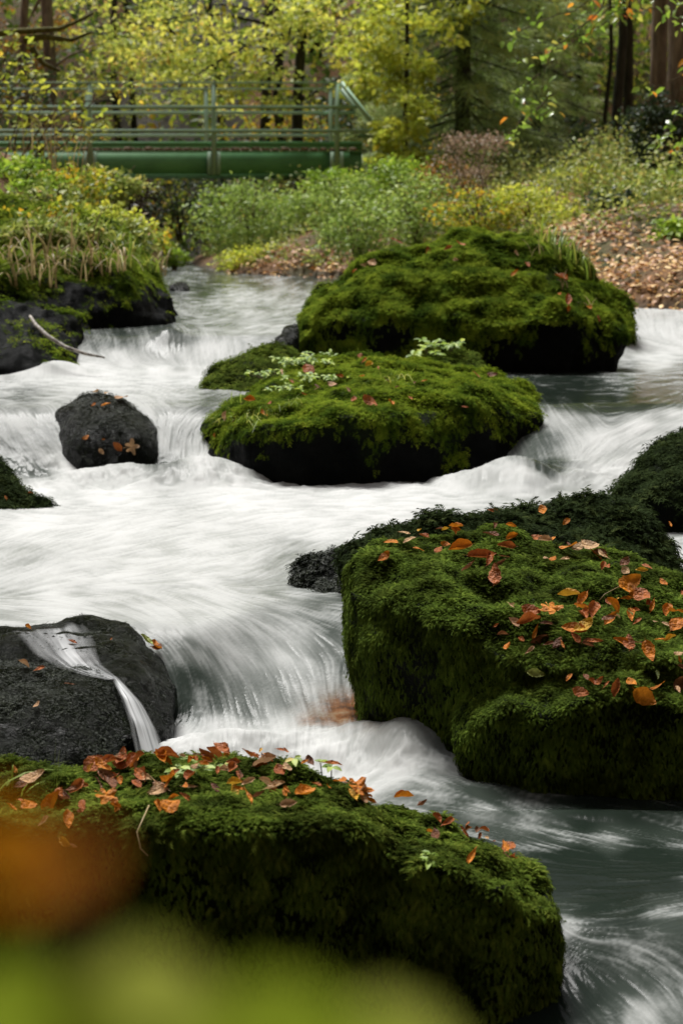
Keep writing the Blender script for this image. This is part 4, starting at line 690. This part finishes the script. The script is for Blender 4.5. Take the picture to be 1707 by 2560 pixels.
k = (dd > .15) & (rng.random(n) < np.clip(2.8*(q-.33)+np.where((u < 1000) & (dd < 3), .3, 0)-np.where((u > 1330) & (D < 22.4), 1.2, 0)-np.where((u > 1380) & (q < .5), .35, 0), 0, 1)); x, D, q = x[k], D[k], q[k]; n = len(x)
hh = rng.random(n)**1.4*np.clip(q-.25, .05, 1)*1.5*np.clip((dd[k]-.1)*1.2, .2, 1); g.scatter(LOW, LOW_F, np.stack([x, D, terrain(x, D)+.03+hh], 1), rnd_dir(n), unit(rnd_dir(n)+np.array([0, -.2, .9])), rng.uniform(.04, .085, n), np.clip(rng.random(n)*.8+.2*q, 0, 1))
tag(g.build('undergrowth', M['fol_under']), 'dense tangled green undergrowth covering the bank below the bridge and spruces', 'undergrowth', None, 'stuff')
# fallen leaves carpeting the right bank and the gravel bar
g = Geo(); n = 26000; u = rng.uniform(780, 2100, n); D = rng.uniform(18.6, 33, n); x = (u-CW/2)/F*D; dd = x-lerp(XR, D); zt = terrain(x, D)
dens = np.clip(.45+1.6*(fbm(np.stack([x*.5, D*.5, 0*x], 1), 3, 88)-.40)+np.where(dd < 1.6, .5, 0)-.055*(D-20), 0, 1); k = (dd > -.12) & (rng.random(n) < dens) & ((D < 24.5) | (dd < .45) | (u > 1250))
pos = np.stack([x, D, zt+.035], 1)[k]; n = len(pos); g.scatter(LEAF, LEAF_F, pos, rnd_dir(n)*np.array([1, 1, .3]), unit(rnd_dir(n)*.55+np.array([0, -.12, 1])), rng.uniform(.05, .09, n))
n = 900; u = rng.uniform(570, 840, n); D = rng.uniform(27.5, 30.5, n); x = (u-CW/2)/F*D; dd = x-lerp(XR, D); k = (dd > -.3) & (dd < .6); x, D = x[k], D[k]; n = len(x)
g.scatter(LEAF, LEAF_F, np.stack([x, D, terrain(x, D)+.06], 1), rnd_dir(n)*np.array([1, 1, .3]), unit(rnd_dir(n)*.5+np.array([0, 0, 1])), rng.uniform(.05, .1, n))
tag(g.build('leaf_litter', M['litter']), 'carpet of copper and tan fallen leaves on the right bank', 'leaves', None, 'stuff')
# ------------------------------------------------------------------ fallen leaves lying on the boulders
def leaf_mesh(kind, seed):
    r = random.Random(seed); v, f = [], []
    if kind == 'maple':
        pts = []
        for i in range(21):
            a = -math.pi*.92+i/20*math.pi*1.84; lob = abs(math.cos(a*2.5/1.02)); rad = .22+.33*lob**1.6*(1 if abs(a) < 2.2 else .6); pts.append((rad*math.cos(a), rad*math.sin(a)))
        v = [(0, 0, .04)]+[(x, y, .14*math.sin(5*math.atan2(y, x)+seed)*math.hypot(x, y)+r.uniform(-.02, .06)) for x, y in pts]+[(-.5, .03, -.02), (-.5, -.01, -.02)]
        f = [(0, i, i+1) for i in range(1, 21)]+[(0, 22, 23)]
    else:
        R, Cn = 8, 4; c1 = r.uniform(-.9, 1.1); fold = r.uniform(.1, .9); tw = r.uniform(-1.4, 1.4); wd = r.uniform(.26, .36); w2 = r.uniform(-.5, .5)
        for i in range(R+1):
            t_ = i/R; wdt = wd*math.sin(math.pi*min(1, t_*.94+.03)**.8)**.85*(1+.07*math.sin(i*2.6+seed))
            for j in range(Cn+1):
                s = (j-Cn/2)/(Cn/2); roll = s*(fold+w2*t_); y = wdt*math.sin(roll*1.3)/max(1.3*(fold+abs(w2)*.5), .35) if fold > .3 else wdt*s
                z = wdt*(1-math.cos(roll*1.6))*1.1+c1*(t_-.45)**2*.8+.02*math.sin(9*t_+2*s+seed)
                ang_ = tw*(t_-.5); v.append((t_-.5, y*math.cos(ang_)-z*math.sin(ang_)*.5, z*math.cos(ang_)+y*math.sin(ang_)))
        for i in range(R):
            for j in range(Cn):
                a = i*(Cn+1)+j; f += [(a, a+1, a+Cn+2), (a, a+Cn+2, a+Cn+1)]
        b = len(v); zb = v[Cn//2][2]; v += [(-.5, .012, zb), (-.5, -.012, zb), (-.68, .05, zb+.03)]; f.append((b, b+1, b+2))
    me = bpy.data.meshes.new('leaf'); me.from_pydata([tuple(x) for x in v], [], f); me.polygons.foreach_set('use_smooth', [True]*len(f)); return me
LM = {}
def leaf_me(col, kind, i):
    k = (col, kind, i)
    if k not in LM: m_ = leaf_mesh(kind, i*7+len(kind)); m_.materials.append(M['leaf_'+col]); LM[k] = m_
    return LM[k]
CUP = Vector((0, -.55, .83))
def lay(key, u, v, px, col, label, group, kind='beech', lift=.036):
    bv = ROCKS[key]['bvh']; hit = None
    for k in range(8):
        h = bv.ray_cast(Vector((0, 0, HC)), Vector(ray(u, v+5*k)))
        if h[0] is not None: hit = h; break
    if hit is None: return
    p, n = hit[0], hit[1]; D = p.y; s = px/F*D
    n = (n*.9+CUP*.3+Vector(rng.normal(0, .34, 3))).normalized()
    q = n.to_track_quat('Z', 'Y') @ Matrix.Rotation(random.uniform(0, 6.28), 3, 'Z').to_quaternion()
    o = bpy.data.objects.new('fallen_leaf', leaf_me(col, kind, random.randrange(9))); COL.objects.link(o)
    o.location = p+n*(lift+.16*s); o.rotation_mode = 'QUATERNION'; o.rotation_quaternion = q; o.scale = (s, s*random.uniform(.8, 1.15), s)
    tag(o, label, 'leaf', group)
PH = {'A': 'the long foreground boulder', 'B': 'the huge right boulder', 'C': 'the dark humped boulder', 'F': 'the black boulder between the falls', 'G': 'the flat-topped mid-stream boulder', 'H': 'the tallest mossy boulder', 'K1': 'the wet rock at the left edge', 'K2': 'the dark rock by the side fall', 'E': 'the low rock at the left edge'}
def many(key, ox, oy, sc, txt, zone):
    lf = {'A': .030, 'B': .028, 'C': .036, 'G': .035, 'H': .05}.get(key, .008)
    items = txt.split(';'); extra = {'A': .75, 'B': .2, 'G': .1, 'H': .1}.get(key, 0)
    for it in list(items):
        if random.random() < extra: x, y, c, s = it.split(','); items.append('%f,%f,%s,%f' % (float(x)+random.gauss(0, 20), float(y)+random.gauss(0, 9), random.choice('oorrbtt'), float(s)*random.uniform(.55, .9)))
    for it in items:
        x, y, c, s = it.split(','); u, v = ox+float(x)/sc, oy+float(y)/sc; kind = 'beech'
        if c[-1] == 'm': kind, c = 'maple', c[0]
        z = zone(u, v); lab_ = '%s fallen leaf lying %s %s' % (LC[c][0], z, PH[key]); lay(key, u, v, float(s)/sc*(1.32 if key in 'AB' else 1.2), c, lab_, lab_.replace('fallen leaf', 'fallen leaves'), kind, lf)
zB = lambda u, v: 'near the back rim of' if v < 1420 else ('half way down' if v < 1640 else 'near the front ledge of')
zA = lambda u, v: 'on the left end of' if u < 290 else ('on the middle of' if u < 620 else ('right of centre on' if u < 950 else 'on the low right end of'))
on = lambda u, v: 'on'
many('B', 853, 1200, 1.836, '232,330,o,55;215,372,o,50;292,290,t,50;320,320,t,55;372,303,r,40;340,362,o,42;378,262,y,30;442,360,r,40;480,312,o,35;455,268,b,30;492,228,y,45;527,245,o,50;520,282,o,30;540,352,o,90;635,395,r,105;620,440,b,60;710,470,r,90;738,385,b,60;660,410,r,80;680,300,b,60;735,335,r,70;752,252,o,55;797,282,o,45;715,250,b,40;912,285,r,50;925,315,t,50;980,262,o,30;1060,355,o,70;1035,345,b,40;1105,330,t,50;1150,355,t,80;1130,375,r,60;1195,350,b,50;1180,390,t,60;965,402,o,35;1012,405,t,45;1200,425,r,40;1250,440,r,60;1290,410,b,50;1320,440,t,40;1365,440,y,45;1290,510,o,100;1310,540,o,45;1305,580,o,40;1258,588,y,28;1475,512,o,45;1400,575,r,90;1420,600,o,60', zB)
many('B', 853, 1200, 1.836, '1045,588,y,80;1130,585,o,70;1210,612,o,70;1090,640,o,70;1150,640,r,80;1120,670,r,70;1230,660,o,70;1215,680,b,60;870,630,r,70;950,640,om,90;772,607,t,40;770,692,t,50;840,690,r,100;890,715,b,80;940,705,b,50;1070,715,o,90;1120,705,y,80;1060,750,r,50;1030,770,o,40;1150,775,r,60;1105,800,b,60;1000,770,b,50;935,785,b,50;800,775,r,40;795,812,o,60;697,685,r,25;740,750,b,40;1335,655,o,60;1295,650,g,45;1350,690,r,50;1400,685,o,45;1350,640,r,40;1500,635,o,60;1530,700,o,80;1555,660,o,50;1480,700,t,40;1510,768,y,50;1475,785,o,55;1530,840,t,40;1540,875,b,50;1550,935,b,60;1265,775,o,60;1310,785,r,70;1355,800,b,50;1410,825,o,90;1275,965,r,70;1330,980,o,55;1380,990,o,90;1240,975,r,40;1480,995,o,60;1550,1005,t,45;1095,1000,r,60;1130,955,b,50;1185,950,r,40;1555,560,r,40', zB)
lay('B', 853+868/1.836, 1200+905/1.836, 50, 'G', 'pale yellow green leaf lying alone on the dark front slope of the huge boulder', None)
lay('B', 853+1430/1.836, 1200+925/1.836, 26, 'g', 'tiny light green leaf above the front ledge of the huge boulder', None)
lay('B', 853+1068/1.836, 1200+938/1.836, 24, 'o', 'small orange leaf alone just below the yellow green leaf', None)
lay('C', 853+690/1.836, 1200+148/1.836, 32, 'r', 'rust leaf standing upright on the back rim of the dark humped boulder', None, lift=.02)
lay('C', 853+940/1.836, 1200+180/1.836, 38, 'o', 'wide orange leaf at the left foot of the dark hump', None)
lay('C', 853+1032/1.836, 1200+214/1.836, 24, 'o', 'narrow orange leaf below the wide one on the dark humped boulder', None)
lay('C', 853+1468/1.836, 1200+235/1.836, 22, 'o', 'lone orange leaf on the right face of the dark hump', None)
many('A', 0, 1850, 1.836, '30,190,o,60;165,235,t,90;320,240,r,80;420,150,r,100;470,150,r,60;455,165,y,40;510,140,r,70;590,135,r,80;650,155,r,90;760,120,r,90;785,105,r,40;500,240,b,110;460,265,b,110;410,240,b,60;560,215,r,50;690,220,t,110;690,270,t,120;740,270,t,60;810,250,o,90;860,260,t,60;880,235,r,70;800,300,r,60;755,360,o,90;490,310,om,100;330,290,r,80;300,330,o,120;500,352,o,45;400,350,r,60;310,410,o,80;335,455,y,50;110,360,o,90;20,370,o,50;945,110,r,80;1030,100,r,90;1115,130,r,70;1180,95,y,45;1250,95,o,45;1280,100,r,40;1180,140,r,60;1245,170,t,90;1290,190,r,60;940,170,r,60;985,175,t,50;1010,255,y,70;1060,260,y,60;1095,300,o,80;1090,210,r,50;1130,240,t,60;1210,265,r,80;1290,275,t,80;1350,270,o,50;1225,315,b,60;1375,320,o,110;1440,265,r,40;1490,150,r,100;1400,120,b,50;1560,260,o,80;620,150,o,60;560,150,r,60;850,170,r,50;880,150,o,50;720,150,o,60;640,250,r,60;1040,180,r,60;920,120,b,50', zA)
many('A', 853, 1850, 1.836, '45,270,om,110;40,320,y,80;105,300,o,40;150,255,t,70;290,310,o,70;405,350,b,70;440,420,r,90;450,490,b,60;520,440,r,60;605,445,b,50;640,455,r,40;735,458,o,45;820,465,o,25;580,568,o,90;725,572,r,55;800,535,r,80;682,495,t,25', zA)
lay('A', 853+1008/1.836, 1850+628/1.836, 40, 'y', 'yellow leaf hanging at the right end of the foreground boulder above the water', None)
many('G', 853, 550, 1.836, '120,690,y,40;115,665,o,30;178,755,b,40;178,705,r,25;70,648,r,35;70,858,r,40;125,860,r,70;205,870,o,40;320,850,r,45;335,780,b,25;265,800,b,25;600,740,r,45;690,735,b,40;558,888,r,30;20,800,t,30;385,765,o,25;100,750,o,25', on)
many('G', 0, 600, 1.836, '1155,765,o,50;1050,825,t,45;1190,830,o,45;1015,905,r,25;1410,630,r,75;1535,648,r,45;1535,695,t,45;1300,635,t,40;1105,832,r,20;1250,780,r,30;1330,680,r,30;1450,700,b,30;1380,740,r,30', on)
many('H', 853, 550, 1.836, '90,240,t,70;130,235,t,50;85,265,r,40;250,115,r,60;375,165,r,50;490,155,r,35;530,145,r,40;545,195,t,25;805,265,o,40;840,235,r,30;1005,305,r,60;1025,395,r,60;990,375,o,25;1115,435,o,35;1155,465,r,30;1035,430,o,30;780,170,t,25', on)
many('F', 0, 600, 1.836, '490,775,o,65;432,765,o,25;450,710,t,40;490,715,t,40;560,740,t,55;400,912,o,28;485,915,o,25;538,950,r,45;597,952,tm,65;465,975,t,28', on)
many('K1', 0, 1200, 1.836, '115,690,o,40;700,730,o,80;710,795,b,80;510,740,r,22;327,760,r,40', on)
lay('K1', 640/1.836, 1200+790/1.836, 48, 'G', 'wet yellow green leaf stuck to the black wet rock', None)
many('K2', 0, 1200, 1.836, '100,862,t,50;182,885,r,50;320,955,b,45;178,1050,t,40', on)
many('E', 0, 1200, 1.836, '140,65,r,20;25,90,o,25', on)
# dry stalks lying on the moss
def stalk(key, label, pts, r):
    p = []
    for u, v in pts:
        h = ROCKS[key]['bvh'].ray_cast(Vector((0, 0, HC)), Vector(ray(u, v)))
        if h[0] is not None: p.append(np.array(h[0])+np.array(h[1])*.045)
    if len(p) > 1: tag(Geo().tube(p, r, 5).build('dry_stalk', M['straw']), label, 'stalk')
stalk('A', 'pale dry stalk hanging down the mossy front of the foreground boulder', [(354, 2045), (360, 2080), (366, 2100), (380, 2116)], .0018)
stalk('B', 'thin pale stalk sticking up among the leaves on the huge right boulder', [(1488, 1520), (1508, 1502), (1530, 1484)], .0016)
stalk('B', 'short dry twig near the back rim of the huge right boulder', [(1398, 1360), (1415, 1366), (1432, 1374)], .0016)
# small herbs on the boulders
def herb(key, label, pts, n, size, spread, h_, mat='fol_green', stem=True, name='small_plant'):
    g = Geo(); st = Geo(); c0 = None
    for u, v in pts:
        h = None
        for k in range(14):
            h = ROCKS[key]['bvh'].ray_cast(Vector((0, 0, HC)), Vector(ray(u, v+6*k)))
            if h[0] is not None: break
        if h[0] is None: continue
        c = np.array(h[0])
        if c0 is None: c0 = c
        for i in range(n):
            tip = c+np.array([*rng.normal(0, spread, 2), h_*rng.uniform(.5, 1.1)]); st.tube([c, (c+tip)/2+np.array([0, 0, .1*h_]), tip], [.0016, .0014, .001], 4)
            a = rng.uniform(0, 6.28, 5)+np.arange(5)*1.25; X = np.stack([np.cos(a), np.sin(a), -.1+0*a], 1); g.scatter(LEAF, LEAF_F, np.repeat(tip[None], 5, 0), X, unit(np.array([[0, -.35, 1.]])+rng.normal(0, .2, (5, 3))), size*rng.uniform(.7, 1.2, 5))
    e = empty(name, c0, label, 'plant'); child(g.build('leaves', M[mat]), e); child(st.build('stems', M['stem']), e)
herb('G', 'patch of small bright clover leaves on the left back of the flat-topped boulder', [(690, 925), (720, 910), (750, 900), (780, 893), (660, 950), (740, 915), (700, 985), (760, 960), (820, 960), (800, 920)], 8, .035, .06, .05)
herb('G3', 'small green fern fronds on the little mossy knob', [(1070, 890), (1090, 880), (1060, 905), (1120, 890)], 5, .05, .06, .10)
herb('A', 'two tiny pale clover stalks on the back rim of the foreground boulder', [(738, 1925), (805, 1925), (828, 1922)], 1, .028, .004, .055, 'fol_sage')
herb('A', 'pale green fern frond among the leaves in the middle of the foreground boulder', [(440, 1935), (480, 1930), (530, 1925), (560, 1930)], 3, .03, .03, .02, 'fol_sage')
herb('A', 'two small clover leaves on the right shoulder of the foreground boulder', [(1072, 2150), (1078, 2165)], 1, .025, .004, .02, 'fol_green')
# ------------------------------------------------------------------ blurred plant right in front of the lens
e = empty('foreground_plant', (-.05, .45, .2), 'blurred plant close to the lens with broad green leaves and one orange leaf', 'plant'); st = Geo()
root = np.array([-.06, .48, .18]); top = P(330, 2640, .43); st.tube([root, root*.5+top*.5+np.array([.02, 0, 0]), top], [.004, .003, .002], 6)
def near_leaf(u, v, D, L, yaw, tilt, mat, lb=None):
    p = P(u, v, D); X = np.array([math.cos(yaw), math.sin(yaw)*.4, math.sin(yaw)*.5]); Z = unit(np.array([0, -tilt, 1.]))
    g = Geo().scatter(np.array([[a-.5, b*1.35, c] for a, b, c in LEAF]), LEAF_F, p[None], X[None], Z[None], L, np.array([.55])); o = g.build('leaf', M[mat]); child(o, e)
    st.tube([top, (top+p)/2-np.array([0, 0, .006]), p], [.002, .0015, .001], 5)
    if lb: o['label'] = lb
m = leaf_mat('near_green_leaf', [(0, (.21, .32, .025)), (1, (.35, .42, .03))], .45, .9, .02); M['near_green'] = m
m = leaf_mat('near_orange_leaf', [(0, (.66, .25, .008)), (1, (.66, .25, .008))], .45, .9, .02); M['near_orange'] = m
m = leaf_mat('near_brown_leaf', [(0, (.30, .10, .012)), (1, (.30, .10, .012))], .4, .9, .02); M['near_brown'] = m
m = leaf_mat('near_lime_leaf', [(0, (.44, .49, .08)), (1, (.44, .49, .08))], .45, .9, .02); M['near_lime'] = m
near_leaf(60, 2175, .24, .012, .3, 1.3, 'near_orange', 'orange withered leaf')
near_leaf(185, 2160, .24, .010, 1.3, 1.0, 'near_brown', 'brown withered leaf')
near_leaf(0, 2050, .26, .008, .1, 1.0, 'near_orange', 'small orange withered leaf')
for u, v, D, L, yaw, tl, mt in [(60, 2500, 0.281, 0.0198, .4, .8, 'near_green'), (370, 2480, 0.273, 0.0198, -.2, .9, 'near_lime'), (690, 2560, 0.281, 0.0228, .3, .8, 'near_green'), (980, 2600, 0.289, 0.0198, -.15, .7, 'near_lime'), (220, 2640, 0.265, 0.0243, .1, 1.0, 'near_green'), (560, 2680, 0.265, 0.0258, 2.8, 1.0, 'near_green'), (-60, 2640, 0.265, 0.0274, 1.0, 1.0, 'near_green'), (840, 2690, 0.273, 0.0228, .5, 1.0, 'near_green')]:
    near_leaf(u, v, D, L, yaw, tl, mt)
child(st.build('stem', M['stem']), e)
